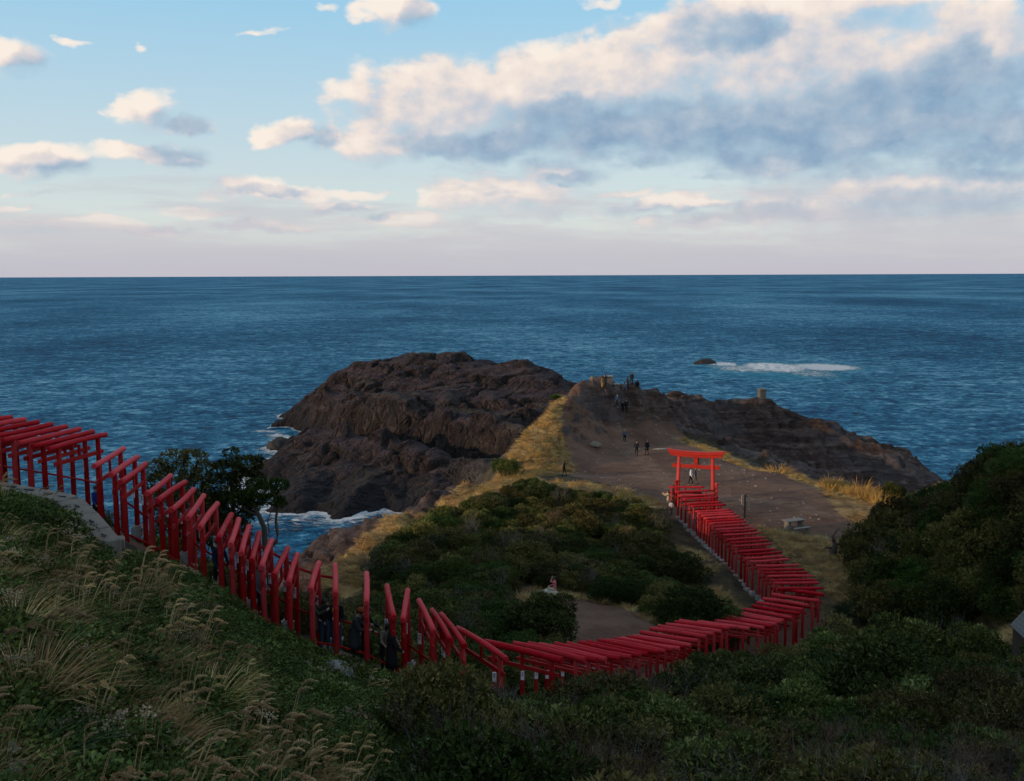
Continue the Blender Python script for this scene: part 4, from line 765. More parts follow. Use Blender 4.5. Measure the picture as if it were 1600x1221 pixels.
for i, (px, py, Y, k, sc, lab) in enumerate(TUSS):
    e, ps = plant('grass_tussock', on(px, py, Y), [TUS[k]] + ([PLU[i % 2]] if k != 2 else []), lab, 'grass', sc * .85, random.uniform(-.4, .4)); PROTO.setdefault(('G', k), ps[0])
    if k != 2: PROTO.setdefault(('P', i % 2), ps[1])
GOLDS = [(1215, 745, 100, 0, 2.2, 'golden grass clump on the rim right of the big gate'), (1300, 780, 90.5, 1, 1.9, 'tall golden grass clump at the left of the stand behind the plateau'), (1345, 782, 89.5, 1, 2.0, 'tall golden grass clump in the middle of the stand behind the plateau'), (1380, 785, 88.5, 1, 1.7, 'tall golden grass clump at the right of the stand behind the plateau')]
for px, py, Y, k, sc, lab in GOLDS:
    e, ps = plant('golden_grass', on(px, py, Y), [GOLD[k]], lab, 'grass', sc, 0); PROTO.setdefault(('Y', k), ps[0])
e, ps = plant('leafy_herb', on(170, 1010, 15.6), [HERB[0]], 'low dark green leafy herb patch on the slope below the tan tussocks', 'plant', 1.1); PROTO['H', 0] = ps[0]
e, ps = plant('leafy_herb', on(460, 1090, 19.5), [HERB[1]], 'small-leaved green herb patch by the crest above the gates', 'plant', 1.1); PROTO['H', 1] = ps[0]
e, ps = plant('dried_flowers', on(150, 1190, 10.4), [FLW[0]], 'cluster of cream dried flower heads near the bottom left', 'flower', 1.0); PROTO['F', 0] = ps[0]
e, ps = plant('dried_flowers', on(320, 925, 22.4), [FLW[1]], 'cluster of cream dried flower heads at the crest before the gates', 'flower', 1.1); PROTO['F', 1] = ps[0]

# ------------------------------------------------------------------ scatter: one object of uncountable plants each
def scatter(name, label, cat, xyz, rz, sc, protos, idx, sz=None, tilt=.12):
    n = len(xyz); r_ = np.random.default_rng(n); me = bpy.data.meshes.new(name); me.vertices.add(n); me.vertices.foreach_set('co', np.asarray(xyz, np.float32).ravel())
    rot = np.stack([r_.normal(scale=tilt, size=n), r_.normal(scale=tilt, size=n), rz], 1); scl = np.stack([sc, sc, sc if sz is None else sz], 1)
    for an, ty, av in (('rot', 'FLOAT_VECTOR', rot), ('scl', 'FLOAT_VECTOR', scl)): me.attributes.new(an, ty, 'POINT').data.foreach_set('vector', np.asarray(av, np.float32).ravel())
    me.attributes.new('pid', 'INT', 'POINT').data.foreach_set('value', np.asarray(idx, np.int32))
    ng = bpy.data.node_groups.new(name, 'GeometryNodeTree'); ng.interface.new_socket('Geometry', in_out='INPUT', socket_type='NodeSocketGeometry'); ng.interface.new_socket('Geometry', in_out='OUTPUT', socket_type='NodeSocketGeometry')
    gi, go = ng.nodes.new('NodeGroupInput'), ng.nodes.new('NodeGroupOutput'); jo = ng.nodes.new('GeometryNodeJoinGeometry')
    for p in protos:
        oi = ng.nodes.new('GeometryNodeObjectInfo'); oi.transform_space = 'ORIGINAL'; oi.inputs['Object'].default_value = p; oi.inputs['As Instance'].default_value = True; ng.links.new(oi.outputs['Geometry'], jo.inputs[0])
    ip = ng.nodes.new('GeometryNodeInstanceOnPoints'); ip.inputs['Pick Instance'].default_value = True
    def na(a, ty): x = ng.nodes.new('GeometryNodeInputNamedAttribute'); x.data_type = ty; x.inputs['Name'].default_value = a; return x.outputs['Attribute']
    ng.links.new(gi.outputs[0], ip.inputs['Points']); ng.links.new(jo.outputs[0], ip.inputs['Instance']); ng.links.new(na('pid', 'INT'), ip.inputs['Instance Index'])
    er = ng.nodes.new('FunctionNodeEulerToRotation'); ng.links.new(na('rot', 'FLOAT_VECTOR'), er.inputs[0]); ng.links.new(er.outputs[0], ip.inputs['Rotation']); ng.links.new(na('scl', 'FLOAT_VECTOR'), ip.inputs['Scale']); ng.links.new(ip.outputs[0], go.inputs[0])
    o = link(name, me, None, label=label, cat=cat, kind='stuff'); md = o.modifiers.new('scatter', 'NODES'); md.node_group = ng; return o
def sow(box, step, keep, seed):                    # jittered lattice of points kept where keep(x, y) is true
    r_ = np.random.default_rng(seed); X, Y = np.meshgrid(np.arange(box[0], box[1], step), np.arange(box[2], box[3], step)); x = X.ravel() + r_.uniform(-.5, .5, X.size) * step; y = Y.ravel() + r_.uniform(-.5, .5, X.size) * step
    k = keep(x, y); x, y = x[k], y[k]; return x, y, land_z(x, y), r_
def inview(x, y, m=60, zo=1.0):
    z = land_z(x, y, False) + zo; p = proj(np.stack([x, y, z], -1)); return (p[:, 0] > -m - 900 / np.maximum(y, 1)) & (p[:, 0] < 1600 + m + 900 / np.maximum(y, 1)) & (p[:, 1] < 1330 + 1500 / np.maximum(y, 1)) & (p[:, 2] > 1)
PL = np.array(PATHL); _o = np.argsort(PL[:NS['A'] + NS['B'], 0]); ABx, ABy = PL[_o, 0], PL[_o, 1]
def slope_keep(x, y):
    lim = np.interp(y, [5, 13.5, 21, 24, 27], [-.2, -1.5, -3.2, -2.4, -1.8]) + .5 * fbm(x / 2, y / 2, 2, 3)
    wall = poly_dist(x, y, [tuple(w[:2]) for w in wp]); yw = np.interp(x, [w[0] for w in wp], [w[1] for w in wp])
    return (x < lim) & (y < np.interp(x, ABx, ABy) - 1.5) & ((x > wp[-1][0]) | (y < yw - .38)) & (wall > .62) & inview(x, y, 80)
x, y, z, r_ = sow((-17, 1, 6.2, 28), .17, slope_keep, 1); n = len(x)
pat = fbm(x / 2.2, y / 2.2, 3, 91) - .35 * sstep(-6.5, -4.0, x - (y - 14) * -.1 + 0) * (y > 15); tan_ = pat + r_.normal(scale=.22, size=n)
def pick(mask, frac): return mask & (r_.random(n) < frac)
m = pick(tan_ < .26, .8); k = m.sum(); scatter('leafy_ground_cover', 'dense dark green leafy ground cover over the foreground slope', 'ground cover', np.stack([x, y, z - .02], 1)[m], r_.uniform(0, 6.28, k), r_.uniform(.45, .95, k), [PROTO['H', 0], PROTO['H', 1]], r_.integers(0, 2, k), tilt=.25)
crest = np.clip((np.interp(x, ABx, ABy) - 2.0 - y) / 7, .0, 1); GSC = .42 + .58 * sstep(0, 1, crest)
m = pick(tan_ > .10, .32); k = m.sum(); scatter('tan_grass', 'tan dry grass growing through the green cover on the foreground slope', 'grass', np.stack([x, y, z], 1)[m], r_.uniform(-1.5, 1.5, k), r_.uniform(.3, .6, k) * GSC[m], [PROTO['G', 0], PROTO['G', 1]], r_.integers(0, 2, k))
m = pick(np.abs(tan_) < .25, .05); k = m.sum(); scatter('green_grass', 'green grass blades among the herbs on the foreground slope', 'grass', np.stack([x, y, z], 1)[m], r_.uniform(-.7, .7, k), r_.uniform(.35, .7, k), [PROTO['G', 2]], np.zeros(k))
m = pick((tan_ > -.05) & (crest > .2), .04); k = m.sum(); scatter('grass_plumes', 'drooping cream grass plumes standing above the foreground slope', 'grass', np.stack([x, y, z], 1)[m], r_.uniform(-.6, .6, k), r_.uniform(.45, .75, k), [PROTO['P', 0], PROTO['P', 1]], r_.integers(0, 2, k))
m = pick(fbm(x / 1.6, y / 1.6, 2, 95) > .10, .05); k = m.sum(); scatter('dried_flower_heads', 'cream dried flower heads dotted over the foreground slope', 'flower', np.stack([x, y, z], 1)[m], r_.uniform(0, 6, k), r_.uniform(.6, 1.1, k), [PROTO['F', 0], PROTO['F', 1]], r_.integers(0, 2, k))

# shrub thickets
SHP = [PROTO['S', k] for k in range(5)]
def thicket(name, label, x, y, z, r_, sc, wts, sz=.92):
    n = len(x); z = z - .12 * sc; scatter(name, label, 'thicket', np.stack([x, y, z], 1), r_.uniform(0, 6.28, n), sc, SHP, r_.choice(5, n, p=np.array(wts) / sum(wts)), sc * sz * r_.uniform(.85, 1.2, n), .1)
C0 = NS['A'] + NS['B']
SHEDXY = (T.location.x, T.location.y)
def fore_keep(x, y):
    lim = np.interp(y, [5, 13.5, 21, 24, 27, 30], [.1, -1.1, -2.8, -2.0, -1.4, -1.2]); dp = poly_dist(x, y, PATHL)
    yp = np.interp(x, PL[C0:C0 + NS['C'], 0], PL[C0:C0 + NS['C'], 1]); ypb = np.where(x < PL[C0, 0], np.interp(x, ABx, ABy), yp); ypb = np.where(x > 19, np.interp(x, [18, 20, 23, 30, 60], [56, 48, 41, 35, 34]), ypb)
    return (x > lim) & (y < ypb - .6) & (dp > 2.05) & (np.hypot(x - SHEDXY[0], y - SHEDXY[1]) > 2.3) & inview(x, y, 80, 1.5)
x, y, z, r_ = sow((-5, 36, 8.5, 56), 1.12, fore_keep, 2); sc = np.interp(y, [9, 16, 26, 40, 46], [.86, 1.02, 1.22, 1.5, 1.5]) * r_.uniform(.65, 1.25, len(x)) * (1 + .5 * fbm(x / 4, y / 4, 2, 15)); sc *= sstep(1.6, 4.0, poly_dist(x, y, PATHL)) * .2 + .8; sc *= np.where((x < 1.5) & (y > 19), .62, 1.0); sc *= np.where((y > 36) & (poly_dist(x, y, PATHL) < 6), .72, 1.0)
k = r_.random(len(x)) < np.interp(y, [9, 20, 30, 45], [1, .9, .62, .5]); x, y, z, sc = x[k], y[k], z[k], sc[k]
thicket('foreground_thicket', 'dark evergreen thicket filling the bottom of the photo below the valley gates', x, y, z, r_, sc, (4, 3, 3.5, 1, 3.5))
LEFT = [tuple(at(*t)[:2]) for t in ((578,915,60),(622,870,68.5),(668,838,75),(728,800,81),(775,777,85.5),(835,769,87.5),(960,775,84),(1040,795,80))] + [(11.8, 78), (12.3, 71), (11.6, 66), (12.2, 61), (10.6, 56), (3, 40), (-1, 35), (-5, 34), (-9, 36), (-12, 42)]
def hill_keep(x, y):
    return poly_in(x, y, LEFT) & (soft_in(x, y, CLEAR, 2.4) < .2) & ~((y < 54) & (y > 44) & (x > 2.2 + (54 - y) * -.05) & (x < 9)) & (poly_dist(x, y, PATHL) > 2.1) & (soft_in(x, y, GULLY, .5) < .5)
x, y, z, r_ = sow((-20, 18, 33, 92), 1.15, hill_keep, 3); k = r_.random(len(x)) < .88; x, y, z = x[k], y[k], z[k]; thicket('hill_thicket', 'dark green evergreen thicket covering the hill inside the bend of the gates', x, y, z, r_, np.interp(y, [33, 45, 62, 74, 88], [1.0, 1.25, 1.3, 1.15, .9]) * r_.uniform(.6, 1.25, len(x)) * (1 + .4 * fbm(x / 5, y / 5, 2, 33)), (3, 3, 3, 2, 1.5), .85)
RIGHT = [tuple(at(*t)[:2]) for t in ((1364,856,71.5),(1345,905,66),(1350,950,61),(1420,968,57),(1500,955,56),(1600,975,52),(1700,1000,48))] + [(60, 45), (66, 86), (47, 86)] + [tuple(at(*t)[:2]) for t in ((1438,800,80),)]
x, y, z, r_ = sow((22, 66, 42, 92), 1.35, lambda x, y: poly_in(x, y, RIGHT) & inview(x, y, 60, 2), 4); thicket('wooded_slope', 'dark evergreen wood on the slope at the right edge behind the plateau', x, y, z, r_, r_.uniform(1.25, 2.1, len(x)), (4, 4, 2.5, .8, 1), 1.0)
# brambles at the lower right
x, y, z, r_ = sow((1, 22, 10, 25), .66, lambda x, y: fore_keep(x, y) & (x > .12 * y) & (fbm(x / 3, y / 3, 2, 77) > .0), 5); n = len(x)
scatter('bramble', 'brown tangled bramble stems among the shrubs at the lower right', 'bramble', np.stack([x, y, z + .6], 1), r_.uniform(0, 6, n), r_.uniform(.45, .8, n), [PROTO['B', 1], PROTO['B', 2]], r_.integers(0, 2, n), tilt=.35)
x, y, z, r_ = sow((-3, 24, 10.5, 34), 2.1, fore_keep, 8); n = len(x)
scatter('bare_twigs', 'bare grey and brown twigs standing out of the foreground thicket', 'twigs', np.stack([x, y, z + .5], 1), r_.uniform(0, 6, n), r_.uniform(.5, .85, n), [PROTO['B', 0], PROTO['B', 1], PROTO['B', 2]], r_.integers(0, 3, n), tilt=.25)
x, y, z, r_ = sow((22, 42, 80, 98), .5, lambda x, y: poly_in(x, y, [tuple(at(*t)[:2]) for t in ((1278,766,94),(1395,779,87.5),(1402,795,84),(1320,786,88.5),(1290,778,91))]), 9); n = len(x)
scatter('tall_golden_grass', 'tall golden grass stand behind the plateau', 'grass', np.stack([x, y, z - .05], 1), r_.uniform(0, 6, n), r_.uniform(.8, 1.25, n), [PROTO['Y', 1]], np.zeros(n), r_.uniform(.8, 1.5, n))
x, y, z, r_ = sow((-14, 14, 40, 86), 4.2, hill_keep, 21); n = len(x)
scatter('hill_twigs', 'bare brown twigs standing out of the hill thicket inside the bend', 'twigs', np.stack([x, y, z + .7], 1), r_.uniform(0, 6, n), r_.uniform(.8, 1.2, n), [PROTO['B', 1], PROTO['B', 2]], r_.integers(0, 2, n), tilt=.2)
bld = [o for o in COL.objects if o.name.startswith('boulder')]
x, y, z, r_ = sow((2, 44, 74, 126), 1.5, lambda x, y: (soft_in(x, y, BARE, .5) > .5) & (poly_dist(x, y, PATHL) > 2) & (fbm(x / 5, y / 5, 2, 63) > -.05), 22); n = len(x)
scatter('loose_stones', 'small loose stones strewn over the bare plateau', 'stones', np.stack([x, y, z], 1), r_.uniform(0, 6, n), r_.uniform(.06, .22, n) ** 1.0, [bld[0], bld[-1]], r_.integers(0, 2, n))
# golden grass on rim, flank and plateau edge
def gsow(poly_or_line, w, step, seed, box):
    if len(poly_or_line) and w is None: kp = lambda x, y: (soft_in(x, y, poly_or_line, 1.0) > .4) & (fbm(x / 2.2, y / 2.2, 3, 44) > -.22)
    else: kp = lambda x, y: (poly_dist(x, y, poly_or_line) + .8 * fbm(x / 2, y / 2, 2, 9) < w)
    return sow(box, step, kp, seed)
gs = [gsow(FACE, None, .40, 11, (-6, 12, 92, 126)), gsow(RIM, 2.3, .5, 12, (-22, 4, 58, 98)), gsow(RIMR, 1.1, .5, 13, (12, 40, 78, 124)),
      gsow([tuple(at(*t)[:2]) for t in ((820,752,93),(960,755,92),(1035,780,85),(960,768,85),(820,763,88))], None, .55, 14, (0, 16, 80, 96)),
      gsow([tuple(at(*t)[:2]) for t in ((1282,768,93),(1395,780,87),(1400,800,83),(1300,788,88))], None, .6, 15, (24, 40, 78, 98)),
      gsow([tuple(at(*t)[:2]) for t in ((1330,812,81.5),(1405,802,83),(1410,832,77),(1370,835,77))], None, .55, 16, (24, 44, 70, 90))]
x = np.concatenate([g_[0] for g_ in gs]); y = np.concatenate([g_[1] for g_ in gs]); z = np.concatenate([g_[2] for g_ in gs]); r_ = gs[0][3]; n = len(x)
scatter('golden_grass_cover', 'golden dry grass on the mound flank, the rims and the plateau edge', 'grass', np.stack([x, y, z - .05], 1), r_.uniform(0, 6, n), r_.uniform(.4, .85, n), [PROTO['Y', 0], PROTO['Y', 1], PROTO['G', 1]], np.where(r_.random(n) < .2, 1, np.where(r_.random(n) < .08, 2, 0)), r_.uniform(.35, .8, n))
BANK = [tuple(at(*t)[:2]) for t in ((1185,812,79),(1250,842,75),(1345,852,74),(1345,900,67),(1335,955,61.5),(1300,940,63.5),(1292,905,66),(1215,848,74))]
x, y, z, r_ = sow((11, 30, 56, 82), .42, lambda x, y: (poly_in(x, y, BANK) | ((x < 15.2) & (y > 57) & (y < 76) & (~poly_in(x, y, LEFT)) & (fbm(x / 2, y / 2, 2, 4) > .0))) & (poly_dist(x, y, PATHL) > 2.0), 17); n = len(x)
xg, yg, zg, _ = sow((-4, 4, 42, 62), .4, lambda x, y: poly_in(x, y, GULLY), 19)
x2, y2, z2, _ = sow((-6, 46, 36, 66), .6, lambda x, y: ((soft_in(x, y, CLEAR, 1.6) > .15) & (soft_in(x, y, CLEAR, 1.6) < .95)) | ((x > 19) & (y > 37) & (y < 58) & (~poly_in(x, y, RIGHT)) & (np.hypot(x - SHEDXY[0], y - SHEDXY[1]) > 2)) , 18)
x, y, z = np.r_[x, x2, xg], np.r_[y, y2, yg], np.r_[z, z2, zg]; n = len(x)
scatter('dry_bank_grass', 'short brown dry grass on the bank below the picnic table and round the clearing', 'grass', np.stack([x, y, z - .05], 1), r_.uniform(0, 6, n), r_.uniform(.4, .85, n), [PROTO['G', 1], PROTO['G', 0]], r_.integers(0, 2, n), r_.uniform(.4, .75, n))

# ------------------------------------------------------------------ trees behind the descending gates
def tree(loc, trunk_pts, crowns, label, m, seed, n_ros=900, ll=.13, lw=.055):
    e = empty('evergreen_tree', loc, 0, label=label, cat='tree', group='evergreen trees on the sea side of the gates')
    for i, (pts, rad) in enumerate(trunk_pts): MB().tube(pts, [rad * (1 - .6 * j / (len(pts) - 1)) for j in range(len(pts))], 9).obj('trunk' if i == 0 else 'limb', M_bark, e, smooth=True)
    link('crown', crown('crown', m, crowns, n_ros, 6, ll, lw, seed), e); return e
def trel(base, *pts): return [tuple(Vector(at(*p)) - Vector(base)) for p in pts]
def lob(base, px, py, Y, rx, rz): c = Vector(at(px, py, Y)) - Vector(base); k = Y / FPX; return (*c, rx * k, rx * k * .9, rz * k)
b0 = on(285, 900, 35.2); tree(b0, [([(0, 0, -.3)] + trel(b0, (282, 860, 35.2), (275, 800, 35.2), (265, 745, 35)), .12), (trel(b0, (275, 810, 35.2), (300, 770, 35.2), (310, 740, 35)), .06)],
  [lob(b0, *t) for t in ((245,735,35,20,16),(272,718,35,22,14),(300,720,35,24,16),(318,735,35,16,14),(265,755,35,34,22),(305,765,35,34,26),(290,795,35,45,26),(255,790,35.4,30,24),(320,800,35.4,40,28),(280,835,35.6,46,26),(335,835,35.6,36,26))], 'dense dark evergreen tree with a tufted top behind the upper descending gates', M_olive, 71, 2600, .12, .05)
b0 = on(375, 895, 35.4); tree(b0, [([(0, 0, -.3)] + trel(b0, (372, 860, 35.4), (365, 800, 35.4), (360, 750, 35.2)), .11), (trel(b0, (366, 812, 35.4), (395, 770, 35.2), (405, 735, 35.2)), .05)],
  [lob(b0, *t) for t in ((355,735,35.2,24,14),(385,728,35.2,22,13),(362,710,35.2,11,8),(402,722,35.2,10,8),(345,760,35.2,28,20),(385,752,35.2,26,18),(360,795,35.6,42,24),(350,830,35.8,40,24))], 'dark evergreen tree with small separate top tufts in the middle of the seaward trees', M_leaf, 72, 2100, .12, .05)
b0 = on(425, 905, 34.6); tree(b0, [([(0, 0, -.2)] + trel(b0, (420, 880, 34.6), (414, 850, 34.6), (413, 825, 34.6), (404, 805, 34.6), (396, 790, 34.6), (388, 775, 34.6)), .13),
  (trel(b0, (416, 862, 34.6), (432, 846, 34.6), (434, 835, 34.6), (431, 815, 34.6), (433, 795, 34.6), (436, 775, 34.6)), .075), (trel(b0, (413, 846, 34.6), (421, 832, 34.6), (418, 815, 34.6), (423, 800, 34.6)), .035), (trel(b0, (405, 806, 34.6), (385, 798, 34.7), (360, 790, 34.8)), .05)],
  [lob(b0, *t) for t in ((410,768,34.6,24,8),(432,758,34.6,18,7),(395,782,34.8,20,8),(425,782,34.6,16,7),(375,778,34.9,24,9),(436,785,34.6,10,6),(400,756,34.8,14,6))], 'windswept pine-like tree with bent bare trunks at the right end of the seaward trees', M_mid, 73, 1100, .11, .04)
# shrubs along the cliff edge under the trees and beside the path
x, y, z, r_ = sow((-17, -6, 31.5, 38), .85, lambda x, y: (poly_dist(x, y, PATHL) > 2.2) & (y > np.interp(x, ABx, ABy) + 2.1) & (x < -6.8) & (x > -16), 6)
thicket('cliff_edge_scrub', 'dark scrub along the cliff edge behind the upper gates', x, y, z - .3, r_, r_.uniform(.6, 1.0, len(x)), (3, 1, 3, 1, 2))

# cycad, dead stump
p = on(1320, 967, 60.3); cy = empty('cycad', p, 0, label='dark spiky cycad right of the bend below the dry bank', cat='plant'); cy.scale = (1.35,) * 3
M_cyc = mat('cycad_green', (.010, .020, .006), .7, Specular_IOR_Level=.08)
MB().tube([(0, 0, -.2), (0, 0, .35)], [.2, .16], 10).obj('trunk', M_bark, cy, smooth=True)
for k in range(26):
    a = k * 2.399; el_ = .45 + .95 * ((k * .618) % 1); b = MB(); pts = [Vector((math.cos(a) * .95 * t * math.cos(el_ - .75 * t), math.sin(a) * .95 * t * math.cos(el_ - .75 * t), .38 + 1.0 * t * math.sin(el_ - .75 * t))) for t in (0, .25, .5, .75, 1)]
    sdv = Vector((-math.sin(a), math.cos(a), 0)); vs = []; fs = []
    for i in range(24):
        t = (i + 1) / 25 * 4; j = min(3, int(t)); c = pts[j].lerp(pts[j + 1], t - j); dd = (pts[j + 1] - pts[j]).normalized()
        for s in (-1, 1): o = len(vs); wl = .20 * math.sin(PI * (.12 + .8 * (i + 1) / 25)); vs += [c, c + dd * .018, c + dd * .075 + sdv * s * wl + Vector((0, 0, .05)), c + dd * .062 + sdv * s * wl + Vector((0, 0, .045))]; fs.append((o, o + 1, o + 2, o + 3))
    b.add(vs, fs); b.tube(pts, [.014, .012, .01, .008, .004], 4); me = b.mesh('frond', M_cyc); me.attributes.new('rnd', 'FLOAT', 'POINT').data.foreach_set('value', np.full(len(me.vertices), .25 + .3 * ((k * .37) % 1), np.float32)); link('frond', me, cy)
p = on(1303, 868, 70.5); ds = empty('dead_tree_stump', p, R(10), label='dead dark tree stump with two antler-like bare branches on the dry bank', cat='stump'); ds.scale = (1.1,) * 3
MB().tube([(0, 0, -.3), (-.08, 0, .35), (.1, .05, .75), (-.05, 0, 1.05)], [.30, .24, .17, .12], 9).obj('trunk', M_bark, ds, smooth=True)
MB().tube([(-.05, 0, .95), (-.12, 0, 1.3), (.08, 0, 1.62), (.3, 0, 1.85)], [.11, .09, .07, .035], 7).obj('branch', M_bark, ds, smooth=True); MB().tube([(.08, 0, .7), (.5, 0, .85), (.8, 0, 1.2), (.86, 0, 1.75)], [.10, .08, .06, .03], 7).obj('branch', M_bark, ds, smooth=True); MB().tube([(-.1, 0, .5), (-.55, 0, .6), (-.75, .1, .45)], [.08, .06, .03], 7).obj('branch', M_bark, ds, smooth=True)

# ------------------------------------------------------------------ people
_mc = {}
def cmat(c, rough=.85):
    k = tuple(round(v, 3) for v in c)
    if k not in _mc: _mc[k] = mat('cloth', c, rough, Specular_IOR_Level=.2)
    return _mc[k]
SKIN = mat('skin', (.42, .25, .18), .6); HAIRB = mat('dark_hair', (.015, .012, .012), .6); HAIRT = mat('brown_hair', (.05, .03, .02), .6); M_eye = mat('dark_eye', (.015, .01, .01), .4); M_lip = mat('lips', (.30, .10, .09), .6)
BLACK, NAVY, DENIM, WHITE, TAN, GREY, OLIVE, PINK = (.012, .012, .014), (.02, .025, .05), (.045, .07, .12), (.70, .70, .72), (.42, .28, .14), (.14, .15, .17), (.05, .05, .035), (.62, .17, .17)
def person(loc, face, h, top, bottom, shoe, label, group=None, stride=0.0, arms=((.12, .25), (.12, .25)), lean=0.0, nod=0.0, turn=0.0, hair='short', hairm=None, coat=0.0, hat=None, sit=False, fine=False, scarf=None, spread=.0):
    """arms: (forward swing of the upper arm, elbow bend) for the left and right arm; face: bearing the person looks to"""
    e = empty('person', loc, face - PI / 2, label=label, cat='person', group=group); s = h / 1.70; caps = []
    V3 = Vector; rot = lambda v, a: Matrix.Rotation(a, 3, 'X') @ v
    def cap(p, r0, q, r1, m): caps.append((V3(p), r0, V3(q), r1, m))
    pel = V3((0, 0, .90)) if not sit else V3((0, -.05, .42)); thick = .012 if coat else 0.0
    sp = lambda v: pel + rot(V3(v), -lean)                                                  # torso frame, +Y ahead
    for k, sd in ((0, -1), (1, 1)):
        hip = pel + V3((sd * .095, 0, 0)); sw = stride * (1 if sd < 0 else -1)
        if sit: kn = hip + V3((sd * .03, .40, .06)); an = kn + V3((0, .06, -.40))
        else:
            kn = hip + rot(V3((sd * (.005 + spread), 0, -.42)), sw); an = kn + rot(V3((sd * spread * .6, 0, -.40)), sw - (abs(stride) * .9 if sw < 0 else .08))
        cap(hip, .092, kn, .060, 1); cap(kn, .060, an, .042, 1)
        cap(an + V3((0, -.035, -.045)), .036, an + V3((0, .07, -.05)), .038, 2); cap(an + V3((0, .07, -.05)), .038, an + V3((sd * .012, .155, -.06)), .028, 2); cap(an, .042, an + V3((0, 0, -.03)), .042, 2)
        sh = sp((sd * .175, 0, .50)); fa, eb = arms[k]; u = rot(V3((sd * .07, 0, -.28)), fa - lean); el = sh + u; f = rot(V3((-sd * .02, 0, -.245)), fa + eb - lean); wr = el + f
        cap(sp((sd * .07, 0, .50)), .085 + thick, sh, .068 + thick, 0); cap(sh, .064 + thick, el, .050 + thick, 0); cap(el, .050 + thick, wr, .037 + thick, 0)
        fd = f.normalized(); ins = V3((-sd, 0, 0)); fwd = fd.cross(ins).normalized(); 
        if fwd.y < 0: fwd = -fwd
        pm = wr + fd * .075; cap(wr, .026, pm, .034, 3)
        if fine:
            for j, (o, ln) in enumerate(((.027, .068), (.009, .078), (-.009, .072), (-.026, .056))):
                b0 = pm + fwd * o + fd * .01; b1 = b0 + (fd * .85 + ins * .5).normalized() * ln * .55; cap(b0, .0095, b1, .0085, 3); cap(b1, .0085, b1 + (fd * .45 + ins * .9).normalized() * ln * .5, .007, 3)
            t0 = wr + fd * .03 + fwd * .026; t1 = t0 + (fwd * .8 + fd * .6 + ins * .3).normalized() * .038; cap(t0, .012, t1, .010, 3); cap(t1, .010, t1 + (fd * .9 + ins * .5).normalized() * .03, .008, 3)
        else: cap(pm, .034, pm + fd * .07 + ins * .02, .020, 3); t0 = wr + fd * .03 + fwd * .02; cap(t0, .013, t0 + (fwd + fd).normalized() * .06, .010, 3)
    for zz, w, d, zz2, w2, d2, m in ((-.03, .075, .10, .14, .06, .095, 1), (.10, .07, .10, .30, .075, .105, 0), (.30, .08, .108, .47, .09, .10, 0)):
        for sd in (-1, 1): cap(sp((sd * w, 0, zz)), d + thick, sp((sd * w2, .01, zz2)), d2 + thick, m)
        cap(sp((0, .015, zz)), d + thick, sp((0, .015, zz2)), d2 + thick, m)
    nk = sp((0, .01, .54)); hd = nk + rot(V3((0, .02, .165)), -lean * .5 - nod); Rh = Matrix.Rotation(turn, 3, 'Z') @ Matrix.Rotation(-lean * .5 - nod, 3, 'X'); hp = lambda x, y, z: hd + Rh @ V3((x, y, z))
    cap(nk - V3((0, 0, .04)), .062, hp(0, -.01, -.05), .052, 3); cap(hp(0, -.02, .03), .088, hp(0, .012, .02), .082, 3); cap(hp(0, .02, -.02), .072, hp(0, .045, -.082), .042, 3); cap(hp(0, .0, .05), .082, hp(0, -.02, .055), .082, 3)
    cap(hp(0, .088, .005), .012, hp(0, .108, -.03), .016, 3)
    for sd in (-1, 1): cap(hp(sd * .088, -.005, .01), .016, hp(sd * .090, -.012, -.028), .012, 3)
    b = MB(); n = 10
    for p, r0, q, r1, m in caps:
        d = (q - p); L = max(d.length, 1e-4); t = d / L; ring = []
        for k, (o, f) in enumerate(((-.95, .25), (-.6, .8), (0, 1.0))): ring.append((p + t * (o * r0), r0 * f))
        for k, (o, f) in enumerate(((0, 1.0), (.6, .8), (.95, .25))): ring.append((q + t * (o * r1), r1 * f))
        b.tube([x[0] for x in ring], [x[1] for x in ring], n)
    me0 = b.mesh('tmp', []); tmp = bpy.data.objects.new('tmp', me0); COL.objects.link(tmp); md = tmp.modifiers.new('r', 'REMESH'); md.mode = 'VOXEL'; md.voxel_size = .0105 if fine else .02; md.use_smooth_shade = True
    sm = tmp.modifiers.new('s', 'SMOOTH'); sm.factor = .5; sm.iterations = 2
    me = bpy.data.meshes.new_from_object(tmp.evaluated_get(bpy.context.evaluated_depsgraph_get())); bpy.data.objects.remove(tmp); bpy.data.meshes.remove(me0); me.name = 'body'
    me.materials.clear()
    for m in (cmat(top), cmat(bottom), cmat(shoe, .6), SKIN, M_eye, M_lip): me.materials.append(m)
    C = np.empty(len(me.polygons) * 3); me.polygons.foreach_get('center', C); C = C.reshape(-1, 3); best = np.full(len(C), 9.); mi = np.zeros(len(C), np.int32)
    for p, r0, q, r1, m in caps:
        P, Q = np.array(p), np.array(q); d = Q - P; t = np.clip(((C - P) @ d) / (d @ d + 1e-9), 0, 1); dist = np.linalg.norm(C - P - t[:, None] * d, axis=1) - (r0 + (r1 - r0) * t); w = dist < best; best[w] = dist[w]; mi[w] = m
    for ex, ez, rr, m in ((-.034, .012, .013, 4), (.034, .012, .013, 4), (0, -.058, .020, 5)):
        c = np.array(hp(ex, .088, ez)); mi[(np.linalg.norm((C - c) * np.array([1, 1, 1.6]), axis=1) < rr * 1.3) & (mi == 3)] = m
    me.polygons.foreach_set('material_index', mi); me.polygons.foreach_set('use_smooth', np.ones(len(mi), bool)); body = link('body', me, e)
    # hair: a cap round the skull, open at the face
    bm = bmesh.new(); bmesh.ops.create_icosphere(bm, subdivisions=3, radius=1.0)
